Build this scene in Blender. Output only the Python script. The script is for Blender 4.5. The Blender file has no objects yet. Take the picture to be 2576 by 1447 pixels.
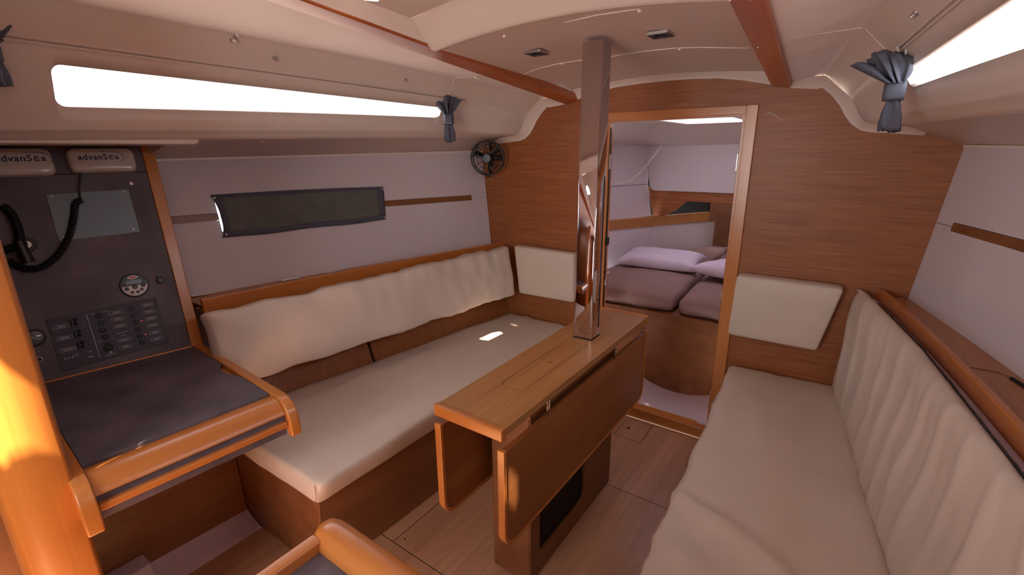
import bpy, bmesh, math, random
from mathutils import Vector, Matrix, noise
random.seed(4)
sc = bpy.context.scene
col = sc.collection
PI = math.pi

# ---------------------------------------------------------------- camera
CAM = Vector((.7552, -2.2387, 1.3842))
_yaw, _pitch, _roll, FPX = .6176, -.2792, -.0094, 1195.3
_F = Vector((-math.sin(_yaw)*math.cos(_pitch), math.cos(_yaw)*math.cos(_pitch), math.sin(_pitch)))
_r = Vector((math.cos(_yaw), math.sin(_yaw), 0)); _u = _r.cross(_F)
_R = math.cos(_roll)*_r + math.sin(_roll)*_u; _U = -math.sin(_roll)*_r + math.cos(_roll)*_u
cd = bpy.data.cameras.new('camera'); cam = bpy.data.objects.new('camera', cd); col.objects.link(cam)
cd.sensor_width = 36; cd.lens = FPX/2576*36; cd.clip_start = .02; cd.clip_end = 100
cam.matrix_world = Matrix(((_R.x, _U.x, -_F.x, CAM.x), (_R.y, _U.y, -_F.y, CAM.y), (_R.z, _U.z, -_F.z, CAM.z), (0, 0, 0, 1)))
sc.camera = cam

# ---------------------------------------------------------------- world, sun, daylight, exposure
SUN = Vector((.225, -.69, 1)).normalized()            # towards the sun
w = bpy.data.worlds.new('world'); sc.world = w; w.use_nodes = True
wn = w.node_tree; bg = wn.nodes['Background']
bg.inputs[0].default_value = (.86, .93, 1, 1); bg.inputs[1].default_value = 5.0
sd = bpy.data.lights.new('sun', 'SUN'); sd.energy = 60; sd.angle = .01; sd.color = (1, .86, .66)
so = bpy.data.objects.new('sun', sd); col.objects.link(so); so.rotation_euler = SUN.to_track_quat('Z', 'Y').to_euler()
def area(name, loc, aim, sx, sy, power, color):
    d = bpy.data.lights.new(name, 'AREA'); d.shape = 'RECTANGLE'; d.size = sx; d.size_y = sy; d.energy = power; d.color = color
    o = bpy.data.objects.new(name, d); col.objects.link(o); o.location = loc
    o.rotation_euler = (Vector(aim)).to_track_quat('-Z', 'Y').to_euler(); return o
area('companionway_daylight', (0, -3.22, 1.25), (0.05, 1, -.12), .8, .9, 8.5, (1, .95, .88))
area('hatch_daylight', (0, -1.6, 1.90), (0, 0, -1), .5, .5, 2.2, (1, .95, .95))
area('berth_hatch_daylight', (0, .75, 1.66), (0, 0, -1), .34, .4, 1.8, (.86, .83, 1))
area('left_window_daylight', (-1.06, -1.2, 1.62), (1, 0, -.45), 1.3, .14, 3.6, (.95, .94, 1))
area('right_window_daylight', (1.06, -1.2, 1.62), (-1, 0, -.45), 1.3, .14, 5.2, (.95, .94, 1))
vs = sc.view_settings
vs.view_transform = 'Standard'; vs.look = 'None'; vs.gamma = 1; vs.use_curve_mapping = False; vs.exposure = -0.12

# ---------------------------------------------------------------- measuring helpers
def ray(u, v): return _F + _R*((u-1288)/FPX) - _U*((v-723.5)/FPX)
def P(u, v, ax, val):
    d = ray(u, v); i = 'xyz'.index(ax); return CAM + d*((val-CAM[i])/d[i])
def Pn(u, v, n, p0):
    d = ray(u, v); return CAM + d*(n.dot(p0-CAM)/n.dot(d))
def Pf(u, v, fn, t0=.3, t1=3.2):                       # ray meets surface fn(p)=0
    d = ray(u, v); a = t0; fa = fn(CAM+d*a); n = 60
    for i in range(n):
        b = t0+(t1-t0)*(i+1)/n; fb = fn(CAM+d*b)
        if fa*fb <= 0:
            for _ in range(40):
                m = (a+b)/2; fm = fn(CAM+d*m)
                if fa*fm <= 0: b = m
                else: a, fa = m, fm
            return CAM+d*a
        a, fa = b, fb
    return CAM+d*t1
def lerp(tab, s):
    if s <= tab[0][0]: s0, s1 = tab[0], tab[1]
    elif s >= tab[-1][0]: s0, s1 = tab[-2], tab[-1]
    else:
        for k in range(len(tab)-1):
            if tab[k][0] <= s <= tab[k+1][0]: s0, s1 = tab[k], tab[k+1]; break
    return s0[1]+(s1[1]-s0[1])*(s-s0[0])/(s1[0]-s0[0])
# hull section as a function of s = -y (starboard side, mirrored for port)
def railo(s): return (.497+.035*s, 1.609+.103*s)
def raili(s): return (.426+.028*s, 1.620+.097*s)
def Bp(s): return (lerp([(0, .597), (.3, .664), (1, .786), (2, .959), (3.2, 1.12)], s), lerp([(0, 1.635), (.3, 1.672), (1, 1.712), (2, 1.763), (3.2, 1.82)], s))
def Cp(s): return (lerp([(0, .69), (.35, .755), (1, .854), (2, 1.006), (3.2, 1.15)], s), lerp([(0, 1.561), (.35, 1.606), (1, 1.633), (2, 1.667), (3.2, 1.70)], s))
def Dp(s): return (lerp([(0, .743), (.5, .858), (1, .934), (2, 1.081), (3.2, 1.22)], s), lerp([(0, 1.478), (.5, 1.484), (1, 1.474), (2, 1.452), (3.2, 1.43)], s))
def Ep(s): return (lerp([(0, .835), (1.6, 1.06), (3.2, 1.28)], s), lerp([(0, 1.463), (1.6, 1.431), (3.2, 1.41)], s))
def Hx(s, z): return .98+.30*s-.05*s*s+(z-.841)*(.10+.05*s)
def Gz(s): return 1.387-.015*s
def Gp(s): return (Hx(s, Gz(s)), Gz(s))
def boardx(s): return .884+.23*s-.04*s*s

# ---------------------------------------------------------------- materials
def newmat(name):
    m = bpy.data.materials.new(name); m.use_nodes = True
    return m, m.node_tree, m.node_tree.nodes['Principled BSDF']
def lin(c):
    return tuple(((x/255)/12.92 if x/255 <= .04045 else ((x/255+.055)/1.055)**2.4) for x in c)+(1,)
def plain(name, c, rough=.5, metal=0, bump=0, bscale=300, spec=.5, coat=0, mottle=0, mscale=6):
    m, t, b = newmat(name); c = lin(c)
    b.inputs['Base Color'].default_value = c; b.inputs['Roughness'].default_value = rough; b.inputs['Metallic'].default_value = metal
    b.inputs['Specular IOR Level'].default_value = spec; b.inputs['Coat Weight'].default_value = coat; b.inputs['Coat Roughness'].default_value = .15
    tc = t.nodes.new('ShaderNodeTexCoord')
    n = t.nodes.new('ShaderNodeTexNoise'); n.inputs['Scale'].default_value = mscale if mottle else bscale; n.inputs['Detail'].default_value = 5
    t.links.new(tc.outputs['Object'], n.inputs['Vector'])
    if mottle:
        r = t.nodes.new('ShaderNodeValToRGB'); r.color_ramp.elements[0].position = .3; r.color_ramp.elements[1].position = .7
        r.color_ramp.elements[0].color = tuple(x*(1-mottle) for x in c[:3])+(1,); r.color_ramp.elements[1].color = tuple(min(1, x*(1+mottle)) for x in c[:3])+(1,)
        t.links.new(n.outputs['Fac'], r.inputs['Fac']); t.links.new(r.outputs['Color'], b.inputs['Base Color'])
    if bump:
        n2 = t.nodes.new('ShaderNodeTexNoise'); n2.inputs['Scale'].default_value = bscale; n2.inputs['Detail'].default_value = 3
        t.links.new(tc.outputs['Object'], n2.inputs['Vector'])
        bp = t.nodes.new('ShaderNodeBump'); bp.inputs['Strength'].default_value = bump; bp.inputs['Distance'].default_value = .002
        t.links.new(n2.outputs['Fac'], bp.inputs['Height']); t.links.new(bp.outputs['Normal'], b.inputs['Normal'])
    return m
def wood(name, ca, cb, axis='x', fine=90, along=2.2, rough=.4, coat=.25, streak=.55, bands=5):
    m, t, b = newmat(name); ca, cb = lin(ca), lin(cb)
    tc = t.nodes.new('ShaderNodeTexCoord'); mp = t.nodes.new('ShaderNodeMapping')
    s = {'x': (along, fine, fine), 'y': (fine, along, fine), 'z': (fine, fine, along)}[axis]
    mp.inputs['Scale'].default_value = s; t.links.new(tc.outputs['Object'], mp.inputs['Vector'])
    n = t.nodes.new('ShaderNodeTexNoise'); n.inputs['Scale'].default_value = 1.6; n.inputs['Detail'].default_value = 6; n.inputs['Roughness'].default_value = .65
    t.links.new(mp.outputs['Vector'], n.inputs['Vector'])
    mp2 = t.nodes.new('ShaderNodeMapping'); k = bands/fine
    mp2.inputs['Scale'].default_value = tuple(q*k if q == fine else q*.35 for q in s); t.links.new(tc.outputs['Object'], mp2.inputs['Vector'])
    n2 = t.nodes.new('ShaderNodeTexNoise'); n2.inputs['Scale'].default_value = 2.2; n2.inputs['Detail'].default_value = 3
    t.links.new(mp2.outputs['Vector'], n2.inputs['Vector'])
    mx = t.nodes.new('ShaderNodeMix'); mx.data_type = 'FLOAT'; mx.inputs['Factor'].default_value = streak
    t.links.new(n2.outputs['Fac'], mx.inputs[2]); t.links.new(n.outputs['Fac'], mx.inputs[3])
    r = t.nodes.new('ShaderNodeValToRGB'); r.color_ramp.elements[0].position = .34; r.color_ramp.elements[1].position = .64
    r.color_ramp.elements[0].color = cb; r.color_ramp.elements[1].color = ca
    t.links.new(mx.outputs[0], r.inputs['Fac']); t.links.new(r.outputs['Color'], b.inputs['Base Color'])
    b.inputs['Roughness'].default_value = rough; b.inputs['Coat Weight'].default_value = coat; b.inputs['Coat Roughness'].default_value = .22
    bp = t.nodes.new('ShaderNodeBump'); bp.inputs['Strength'].default_value = .08; bp.inputs['Distance'].default_value = .001
    t.links.new(n.outputs['Fac'], bp.inputs['Height']); t.links.new(bp.outputs['Normal'], b.inputs['Normal'])
    return m
def emit(name, c, s):
    m, t, b = newmat(name); b.inputs['Base Color'].default_value = lin(c)
    b.inputs['Emission Color'].default_value = lin(c); b.inputs['Emission Strength'].default_value = s; return m
def glassy(name, tint, gloss=.08):
    m = bpy.data.materials.new(name); m.use_nodes = True; t = m.node_tree
    for n in list(t.nodes):
        if n.type == 'BSDF_PRINCIPLED': t.nodes.remove(n)
    out = [n for n in t.nodes if n.type == 'OUTPUT_MATERIAL'][0]
    a = t.nodes.new('ShaderNodeBsdfTransparent'); a.inputs[0].default_value = tint
    g = t.nodes.new('ShaderNodeBsdfGlossy'); g.inputs['Roughness'].default_value = .03
    mx = t.nodes.new('ShaderNodeMixShader'); mx.inputs[0].default_value = gloss
    t.links.new(a.outputs[0], mx.inputs[1]); t.links.new(g.outputs[0], mx.inputs[2]); t.links.new(mx.outputs[0], out.inputs[0]); return m

def frosted(name):
    m = bpy.data.materials.new(name); m.use_nodes = True; t = m.node_tree
    for n in list(t.nodes):
        if n.type == 'BSDF_PRINCIPLED': t.nodes.remove(n)
    out = [n for n in t.nodes if n.type == 'OUTPUT_MATERIAL'][0]
    a = t.nodes.new('ShaderNodeBsdfTranslucent'); a.inputs[0].default_value = (.46, .45, .52, 1)
    t.links.new(a.outputs[0], out.inputs[0]); return m
M = {}
M['liner'] = plain('gelcoat_liner', (212, 195, 184), .34, bump=.04, bscale=60, spec=.4)
M['sidepan'] = plain('white_side_panel', (232, 220, 220), .6, spec=.25)
M['flange'] = plain('gelcoat_flange', (232, 216, 206), .3, spec=.4)
M['ceil'] = plain('ceiling_panel', (204, 182, 171), .5, bump=.05, bscale=400)
M['vinyl'] = plain('white_vinyl', (212, 200, 203), .75, bump=.15, bscale=600, spec=.25)
M['bulk'] = wood('bulkhead_veneer', (174, 104, 54), (126, 68, 32), 'x', 130, 3.0, .48, .06, .8, 12)
M['bulkv'] = wood('cabinet_veneer', (144, 90, 52), (112, 64, 34), 'y', 110, 2.0, .45, .15, .5, 6)
M['trimx'] = wood('solid_trim_across', (202, 126, 58), (180, 104, 42), 'x', 60, 1.5, .3, .5, .4, 4)
M['trimy'] = wood('solid_trim_along', (202, 124, 58), (178, 102, 42), 'y', 60, 1.5, .3, .5, .4, 4)
M['trimz'] = wood('solid_trim_upright', (206, 130, 60), (182, 108, 44), 'z', 60, 1.5, .3, .5, .4, 4)
M['rail'] = wood('ceiling_batten_wood', (178, 98, 52), (152, 76, 36), 'y', 60, 1.5, .35, .4, .4, 4)
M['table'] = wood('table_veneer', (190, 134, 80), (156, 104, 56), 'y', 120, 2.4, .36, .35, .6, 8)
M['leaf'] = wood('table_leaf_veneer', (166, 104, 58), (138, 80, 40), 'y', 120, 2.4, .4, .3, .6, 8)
M['shelf'] = wood('shelf_veneer', (192, 132, 76), (166, 106, 58), 'y', 110, 2.2, .4, .25, .5, 6)
M['floor'] = wood('floor_laminate', (202, 150, 114), (160, 112, 82), 'y', 34, 1.3, .42, .1, .45, 3.2)
M['cream'] = plain('cream_leatherette', (214, 196, 182), .48, bump=.12, bscale=500, spec=.4, mottle=.03, mscale=4)
M['laminate'] = plain('charcoal_laminate', (98, 87, 93), .5, bump=.12, bscale=180, spec=.35, mottle=.34, mscale=7)
M['plate'] = plain('grey_aluminium', (104, 112, 118), .42, .55, bump=.03)
M['panel'] = plain('switch_panel_plastic', (62, 57, 68), .5)
M['black'] = plain('black_plastic', (16, 14, 16), .32, spec=.5)
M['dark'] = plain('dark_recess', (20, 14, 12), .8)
M['groove'] = plain('brown_groove', (168, 148, 140), .6)
M['cable'] = plain('black_rubber_cable', (14, 13, 14), .4)
M['chrome'] = plain('polished_steel', (214, 206, 210), .045, 1)
M['steel'] = plain('satin_steel', (196, 190, 188), .28, 1)
M['blind'] = plain('grey_green_cloth', (104, 104, 100), .9, bump=.3, bscale=700, spec=.15, mottle=.15, mscale=14)
M['cloth'] = plain('slate_grey_cloth', (88, 88, 98), .85, bump=.3, bscale=700, spec=.2)
M['handset'] = plain('ivory_plastic', (206, 190, 176), .18, coat=.5)
M['ink'] = plain('navy_ink', (34, 28, 62), .5)
M['print'] = plain('white_print', (226, 220, 232), .6)
M['white'] = plain('white_plastic', (226, 212, 206), .35)
M['berth'] = plain('taupe_linen', (160, 130, 126), .95, bump=.5, bscale=900, spec=.1, mottle=.08, mscale=160)
M['pillow'] = plain('white_cotton', (222, 208, 226), .9, bump=.2, bscale=500, spec=.1)
M['pan'] = plain('white_gelcoat_floor', (206, 184, 190), .4)
M['red'] = emit('red_led', (255, 40, 60), 2.0)
M['redp'] = plain('red_button', (196, 30, 40), .4)
M['lcd'] = plain('grey_lcd', (92, 100, 108), .2)
M['glass'] = glassy('window_acrylic', (.97, .98, 1, 1))
M['frost'] = frosted('frosted_acrylic')
M['lens'] = glassy('clear_lens', (.85, .86, .88, 1), .12)
M['tinted'] = glassy('smoked_lens', (.3, .3, .3, 1), .2)

# ---------------------------------------------------------------- object helpers
def link(name, me, mat, parent=None, smooth=False, kind=None):
    o = bpy.data.objects.new(name, me); col.objects.link(o)
    if mat is not None and not me.materials: me.materials.append(mat)
    if smooth:
        for p in me.polygons: p.use_smooth = True
    if parent is not None:
        q_ = parent
        while q_.parent: q_ = q_.parent
        me.transform(q_.matrix_world.inverted()); o.parent = parent
    if kind: o['kind'] = kind
    return o
def tag(o, label, cat, group=None):
    o['label'] = label; o['category'] = cat
    if group: o['group'] = group
    return o
def thing(name, label, cat, loc=(0, 0, 0), group=None, mat=None):
    o = bpy.data.objects.new(name, None); col.objects.link(o); o.empty_display_size = .05
    o.matrix_world = mat if mat is not None else Matrix.Translation(Vector(loc))
    if mat is not None: o.matrix_basis = mat
    tag(o, label, cat, group); return o
def bevel(o, w=.003, seg=2, ang=35):
    md = o.modifiers.new('bevel', 'BEVEL'); md.width = w; md.segments = seg; md.limit_method = 'ANGLE'; md.angle_limit = math.radians(ang)
    md.harden_normals = False
    for p in o.data.polygons: p.use_smooth = True
    ns = o.modifiers.new('wn', 'WEIGHTED_NORMAL'); ns.keep_sharp = False
    return o
def solid(o, t, off=-1):
    md = o.modifiers.new('thick', 'SOLIDIFY'); md.thickness = t; md.offset = off; return o
def mk(name, verts, faces):
    me = bpy.data.meshes.new(name); me.from_pydata([tuple(v) for v in verts], [], faces); me.validate(); me.update(); return me
def fixn(me):
    bm = bmesh.new(); bm.from_mesh(me); bmesh.ops.recalc_face_normals(bm, faces=bm.faces); bm.to_mesh(me); bm.free(); return me
class MB:
    def __init__(s): s.v = []; s.f = []
    def add(s, verts, faces):
        n = len(s.v); s.v += [Vector(v) for v in verts]; s.f += [tuple(i+n for i in f) for f in faces]; return s
    def box(s, x0, x1, y0, y1, z0, z1):
        return s.hexa([(x0, y0, z0), (x1, y0, z0), (x1, y1, z0), (x0, y1, z0), (x0, y0, z1), (x1, y0, z1), (x1, y1, z1), (x0, y1, z1)])
    def hexa(s, c): return s.add(c, [(0, 3, 2, 1), (4, 5, 6, 7), (0, 1, 5, 4), (1, 2, 6, 5), (2, 3, 7, 6), (3, 0, 4, 7)])
    def prism(s, pts, vec):          # polygon extruded by vec
        n = len(pts); v = Vector(vec)
        return s.add([Vector(p) for p in pts]+[Vector(p)+v for p in pts], [tuple(range(n))[::-1], tuple(range(n, 2*n))]+[(i, (i+1) % n, n+(i+1) % n, n+i) for i in range(n)])
    def grid(s, rows, closed=False):
        n = len(rows[0]); fs = []
        for i in range(len(rows)-1):
            for j in range(n-1+(1 if closed else 0)):
                k = (j+1) % n; fs.append((i*n+j, i*n+k, (i+1)*n+k, (i+1)*n+j))
        return s.add([p for r in rows for p in r], fs)
    def disc(s, c, n, r, h, seg=24, r2=None, r0=0, a0=0):     # solid cylinder / cone / ring about c with axis n
        c = Vector(c); n = Vector(n).normalized(); a = n.orthogonal().normalized(); b = n.cross(a); r2 = r if r2 is None else r2
        ring = lambda rr, hh: [c+n*hh+(a*math.cos(a0+2*PI*k/seg)+b*math.sin(a0+2*PI*k/seg))*rr for k in range(seg)]
        if r0 <= 0:
            o = ring(r, 0)+ring(r2, h)
            return s.add(o, [tuple(range(seg))[::-1], tuple(range(seg, 2*seg))]+[(k, (k+1) % seg, seg+(k+1) % seg, seg+k) for k in range(seg)])
        rows = [ring(r0, 0), ring(r, 0), ring(r2, h), ring(r0*r2/r, h), ring(r0, 0)]
        return s.grid(rows, True)
    def tube(s, pts, r, seg=8, closed=False):
        pts = [Vector(p) for p in pts]; n = len(pts); rows = []; up = None
        for i, p in enumerate(pts):
            a = pts[(i-1) % n] if (closed or i > 0) else p; b = pts[(i+1) % n] if (closed or i < n-1) else p
            t = (b-a).normalized()
            if up is None: up = t.orthogonal().normalized()
            up = (up-t*up.dot(t)).normalized(); sd_ = t.cross(up); rr = r(i/(n-1)) if callable(r) else r
            rows.append([p+(up*math.cos(2*PI*k/seg)+sd_*math.sin(2*PI*k/seg))*rr for k in range(seg)])
        if closed: rows.append(rows[0]); return s.grid(rows, True)
        m = len(s.v); s.grid(rows, True); e = m+(n-1)*seg
        s.f += [tuple(range(m, m+seg))[::-1], tuple(range(e, e+seg))]; return s
    def ball(s, c, r, seg=12, rings=8, sc_=(1, 1, 1), half=False):
        c = Vector(c); rows = []
        for i in range(rings+1):
            th = (PI/2 if half else PI)*i/rings
            rows.append([c+Vector((r*math.sin(th)*math.cos(2*PI*k/seg)*sc_[0], r*math.sin(th)*math.sin(2*PI*k/seg)*sc_[1], r*math.cos(th)*sc_[2])) for k in range(seg)])
        return s.grid(rows, True)
    def build(s, name, mat, parent=None, smooth=False, kind=None, bev=0, M4=None):
        me = mk(name, s.v, s.f)
        if M4 is not None: me.transform(M4)
        bm = bmesh.new(); bm.from_mesh(me); bmesh.ops.remove_doubles(bm, verts=bm.verts, dist=1e-6); bmesh.ops.recalc_face_normals(bm, faces=bm.faces); bm.to_mesh(me); bm.free()
        o = link(name, me, M[mat] if isinstance(mat, str) else mat, parent, smooth, kind)
        if bev: bevel(o, bev)
        return o
def last(nm):
    return [o for o in col.objects if o.name.split('.')[0] == nm][-1]
def plate(name, outer, holes, z0, z1, mat, parent=None, kind=None, M4=None, bev=0, swap=None):
    """flat plate with holes: 2-D loops (a,b), thickness z0..z1 along the third axis"""
    bm = bmesh.new(); es = []
    for lp in [outer]+holes:
        vs_ = [bm.verts.new((p[0], p[1], z0)) for p in lp]
        es += [bm.edges.new((vs_[i], vs_[(i+1) % len(vs_)])) for i in range(len(vs_))]
    bmesh.ops.triangle_fill(bm, use_beauty=True, use_dissolve=False, edges=es)
    g = bmesh.ops.extrude_face_region(bm, geom=bm.faces[:]+bm.edges[:])
    bmesh.ops.translate(bm, verts=[e for e in g['geom'] if isinstance(e, bmesh.types.BMVert)], vec=(0, 0, z1-z0))
    bmesh.ops.recalc_face_normals(bm, faces=bm.faces)
    bmesh.ops.dissolve_limit(bm, angle_limit=.01, verts=bm.verts, edges=bm.edges)
    me = bpy.data.meshes.new(name); bm.to_mesh(me); bm.free()
    if swap == 'xz': me.transform(Matrix(((1, 0, 0, 0), (0, 0, 1, 0), (0, 1, 0, 0), (0, 0, 0, 1)))); fixn(me)
    if swap == 'yz': me.transform(Matrix(((0, 0, 1, 0), (1, 0, 0, 0), (0, 1, 0, 0), (0, 0, 0, 1)))); fixn(me)
    if M4 is not None: me.transform(M4)
    o = link(name, me, M[mat], parent, False, kind)
    if bev: bevel(o, bev)
    return o
def rrect(a0, a1, b0, b1, r, seg=6):
    out = []
    for cx, cy, st in ((a1-r, b1-r, 0), (a0+r, b1-r, 1), (a0+r, b0+r, 2), (a1-r, b0+r, 3)):
        out += [(cx+r*math.cos((st+k/seg)*PI/2), cy+r*math.sin((st+k/seg)*PI/2)) for k in range(seg+1)]
    return out
def circ(cx, cy, r, seg=20): return [(cx+r*math.cos(2*PI*k/seg), cy+r*math.sin(2*PI*k/seg)) for k in range(seg)]
def cushion(name, c, mat, parent, r=.02, n=(30, 20, 5), disp=None, puff=.0):
    """c: 8 corners (bottom 0-3, top 4-7, u from 0 to 1, v from 0 to 3); rounded box with wrinkles disp(u,v,w)->metres along normal"""
    c = [Vector(q) for q in c]; nu, nv, nw = n
    L = ((c[1]-c[0]).length, (c[3]-c[0]).length, (c[4]-c[0]).length)
    def tri(u, v, w_):
        a = (c[0]*(1-u)+c[1]*u)*(1-v)+(c[3]*(1-u)+c[2]*u)*v; b = (c[4]*(1-u)+c[5]*u)*(1-v)+(c[7]*(1-u)+c[6]*u)*v
        return a*(1-w_)+b*w_
    def par(k, N, Ld):                     # denser near the edges
        x = k/N; m = min(r*1.0/Ld, .3); pts = [0, m*.3, m]
        if N < 6: return [0, m*.35, m, 1-m, 1-m*.35, 1][min(k, 5)] if N == 5 else x
        if k < 3: return pts[k]
        if k > N-3: return 1-pts[N-k]
        return m+(1-2*m)*(k-2)/(N-4)
    idx = {}; V = []; Fc = []
    def vert(i, j, k):
        key = (i, j, k)
        if key in idx: return idx[key]
        p = [par(i, nu, L[0])*L[0], par(j, nv, L[1])*L[1], par(k, nw, L[2])*L[2]]
        q = [min(max(p[a], r), L[a]-r) for a in range(3)]; d = Vector([p[a]-q[a] for a in range(3)])
        if d.length > 1e-9: d = d.normalized()*r
        u, v, w_ = [(q[a]+d[a])/L[a] for a in range(3)]
        idx[key] = len(V); V.append((u, v, w_)); return idx[key]
    def face(fn, A, B, flip):
        for a in range(A):
            for b in range(B):
                q = [vert(*fn(a, b)), vert(*fn(a+1, b)), vert(*fn(a+1, b+1)), vert(*fn(a, b+1))]
                Fc.append(tuple(q[::-1] if flip else q))
    face(lambda a, b: (a, b, 0), nu, nv, True); face(lambda a, b: (a, b, nw), nu, nv, False)
    face(lambda a, b: (a, 0, b), nu, nw, False); face(lambda a, b: (a, nv, b), nu, nw, True)
    face(lambda a, b: (0, a, b), nv, nw, True); face(lambda a, b: (nu, a, b), nv, nw, False)
    me = mk(name, [tri(*p) for p in V], Fc); fixn(me)
    if disp or puff:
        ns = [v.normal.copy() for v in me.vertices]
        for v, p, nn in zip(me.vertices, V, ns):
            u, vv, ww = p
            h = (disp(u, vv, ww) if disp else 0)+puff*max(0, 16*u*(1-u)*vv*(1-vv))**.5
            v.co += nn*h
    return link(name, me, M[mat], parent, True)
def nz(*a): return noise.noise(Vector(a))
def frame(o, ex, ey, ez):
    ex, ey, ez = Vector(ex), Vector(ey), Vector(ez)
    return Matrix(((ex.x, ey.x, ez.x, o[0]), (ex.y, ey.y, ez.y, o[1]), (ex.z, ey.z, ez.z, o[2]), (0, 0, 0, 1)))
def struct(name, o): o['kind'] = 'structure'; return o

SS = [0, .03, .1, .2, .35, .5, .75, 1, 1.25, 1.5, 1.75, 2, 2.3, 2.6, 2.9, 3.2]
def mirror(p, sg): return Vector((p[0]*sg, p[1], p[2]))

# ================================================================ setting
# floor: dark sub-floor with laminate boards on it
fl = MB().box(-1.5, 1.5, -3.25, -.02, -.03, -.004).build('floor', 'dark', kind='structure')
G = .0020
def board(x0, x1, y0, y1, holes=[], name='floor_board'):
    o = plate(name, [(x0+G, y0+G), (x1-G, y0+G), (x1-G, y1-G), (x0+G, y1-G)], holes, -.004, 0, 'floor', fl, bev=.0007); return o
hq = rrect(-.053, .087, -.222, -.04, .008, 3)
board(-.30, .95, -.59, -.02, [hq])
plate('floor_hatch', rrect(-.0500, .0840, -.2190, -.0430, .007, 3), [circ(-.012, -.128, .0085)], -.004, 0, 'floor', fl, bev=.0007)
board(-.44, .95, -1.331, -.59, [circ(-.413, -1.297, .004, 12)])
board(-.52, -.44, -1.331, -.02)
board(-.52, 1.1, -2.3, -1.331)
board(-.92, -.52, -2.3, -1.35)
board(-.52, 1.1, -3.2, -2.3)

# bulkhead with the doorway
outl = [P(u, v, 'y', 0) for u, v in ((2068.7, 220.8), (2092, 239), (2113.5, 266.7), (2126, 292), (2141, 311.6), (2162.6, 326.5), (2188, 332.5), (2241.6, 335), (2325, 339.8), (2342, 331))]
curve = [(-.0, 1.677), (.12, 1.674), (.227, 1.668), (.32, 1.652), (.412, 1.631), (.4987, 1.6095), (.585, 1.600)]+[(p.x, p.z) for p in outl]
edge = curve[:-1]+[(.945, 1.432)]
half = [(x, z+.006) for x, z in edge]+[(1.035, 1.39), (1.08, 1.39), (.99, .80), (.93, .30), (.80, -.03)]
loop = [(-x, z) for x, z in half[::-1] if x > 0]+half
bulk = plate('wall_front', loop, [[(-.262, -.001), (.349, -.001), (.349, 1.523), (-.262, 1.523)]], 0, .028, 'bulk', kind='structure', swap='xz')
# scuffs rubbed into the veneer beside the door
sm = MB(); pts = [P(u, v, 'y', -.0006) for u, v in ((1926, 288), (1934, 283), (1944, 287), (1955, 294), (1962, 299), (1967, 303))]
sm.tube(pts, lambda t: .0016*(1-t*.7), 5); sm.build('scratch', 'flange', bulk)

# ceiling liner, one continuous moulding per side
def zc(x, s):                     # field between the rails
    return lerp([(0, 1.664), (.45, 1.69), (.95, 1.717), (3.3, 1.84)], s)+.032*(1-(x/.44)**2)
ceil_root = MB()
rows = []
xs = [-.5+.05*k for k in range(21)]
for s in (0, .03, .2, .4, .6, .8, .95): rows.append([(x, -s, zc(x, s)) for x in xs])
ceil_root.grid(rows)
ceil = ceil_root.build('ceiling', 'ceil', kind='structure', smooth=True)
# moulded edge of the recess round the deck hatch, and the recess
def zr(x, s): return zc(x, .95)+.052+.05*(s-1.1)
prof = [(.950, 0, 'a'), (.953, -.006, 0), (.962, -.0075, 0), (.975, -.003, 0), (1.0, .010, 0), (1.06, .035, 0), (1.085, .046, 0), (1.11, .052, 0)]
rw = []
xe = [-.46, -.44, -.42, -.405, -.39]+[-.36+.06*k for k in range(13)]+[.39, .405, .42, .44, .46]
for s, dz, _ in prof:
    fade = 1
    rw.append([(x, -s, zc(x, .95)+dz) for x in xe])
o = MB().grid(rw).build('moulding', 'flange', ceil, smooth=True); o['label'] = 'glossy cream moulded edge of the ceiling recess'
HX, HY0, HY1 = .25, 1.22, 1.72
def recess_side(sg):
    m = MB(); r_ = []
    for s in [1.0+.1*k for k in range(23)]:
        xi = raili(s)[0]+.004; zb = raili(s)[1]+.004
        r_.append([(sg*xi, -s, zb), (sg*(xi-.012), -s, zb+.012), (sg*(xi-.045), -s, zr(.4, s)-.006), (sg*(xi-.055), -s, zr(.4, s))])
    return m.grid(r_)
for sg in (-1, 1): recess_side(sg).build('recess_side', 'flange', ceil, smooth=True)
# recess roof, with added openings shaped to drop the sun patches
def hole_from(poly):              # where the sun's rays through these points cross the roof
    out = []
    for p in poly:
        t = (1.80-p.z)/SUN.z; q = p+SUN*t; t = (zr(q.x, -q.y)-p.z)/SUN.z; q = p+SUN*t; out.append((q.x, q.y))
    return out
seatpatch = [P(u, v, 'z', .44) for u, v in ((1196, 850), (1218, 847), (1240, 841), (1256, 838), (1264, 841), (1250, 852), (1238, 861), (1215, 857))]
hA = hole_from(seatpatch)
postpatch = [Vector((-.52, y, z)) for y, z in ((-2.165, .89), (-2.27, .93), (-2.29, 1.10), (-2.21, 1.14), (-2.162, 1.03))]
leafpatch = [Vector((.121, -1.375, .50)), Vector((.121, -1.365, .565)), Vector((.121, -1.352, .575)), Vector((.121, -1.352, .50)), Vector((.121, -1.372, .455))]
def area2(p): return abs(sum(p[i][0]*p[(i+1) % len(p)][1]-p[(i+1) % len(p)][0]*p[i][1] for i in range(len(p))))/2
hB, hC = hole_from(postpatch), hole_from(leafpatch)
bm = bmesh.new(); es = []
for lp in [[(-.47, -3.2), (.47, -3.2), (.47, -1.11), (-.47, -1.11)], hA, hB, hC]:
    v_ = [bm.verts.new((p[0], p[1], 0)) for p in lp]; es += [bm.edges.new((v_[i], v_[(i+1) % len(v_)])) for i in range(len(v_))]
bmesh.ops.triangle_fill(bm, use_beauty=True, edges=es)
bmesh.ops.subdivide_edges(bm, edges=[e for e in bm.edges if e.calc_length() > .3], cuts=3, use_grid_fill=False)
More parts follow.
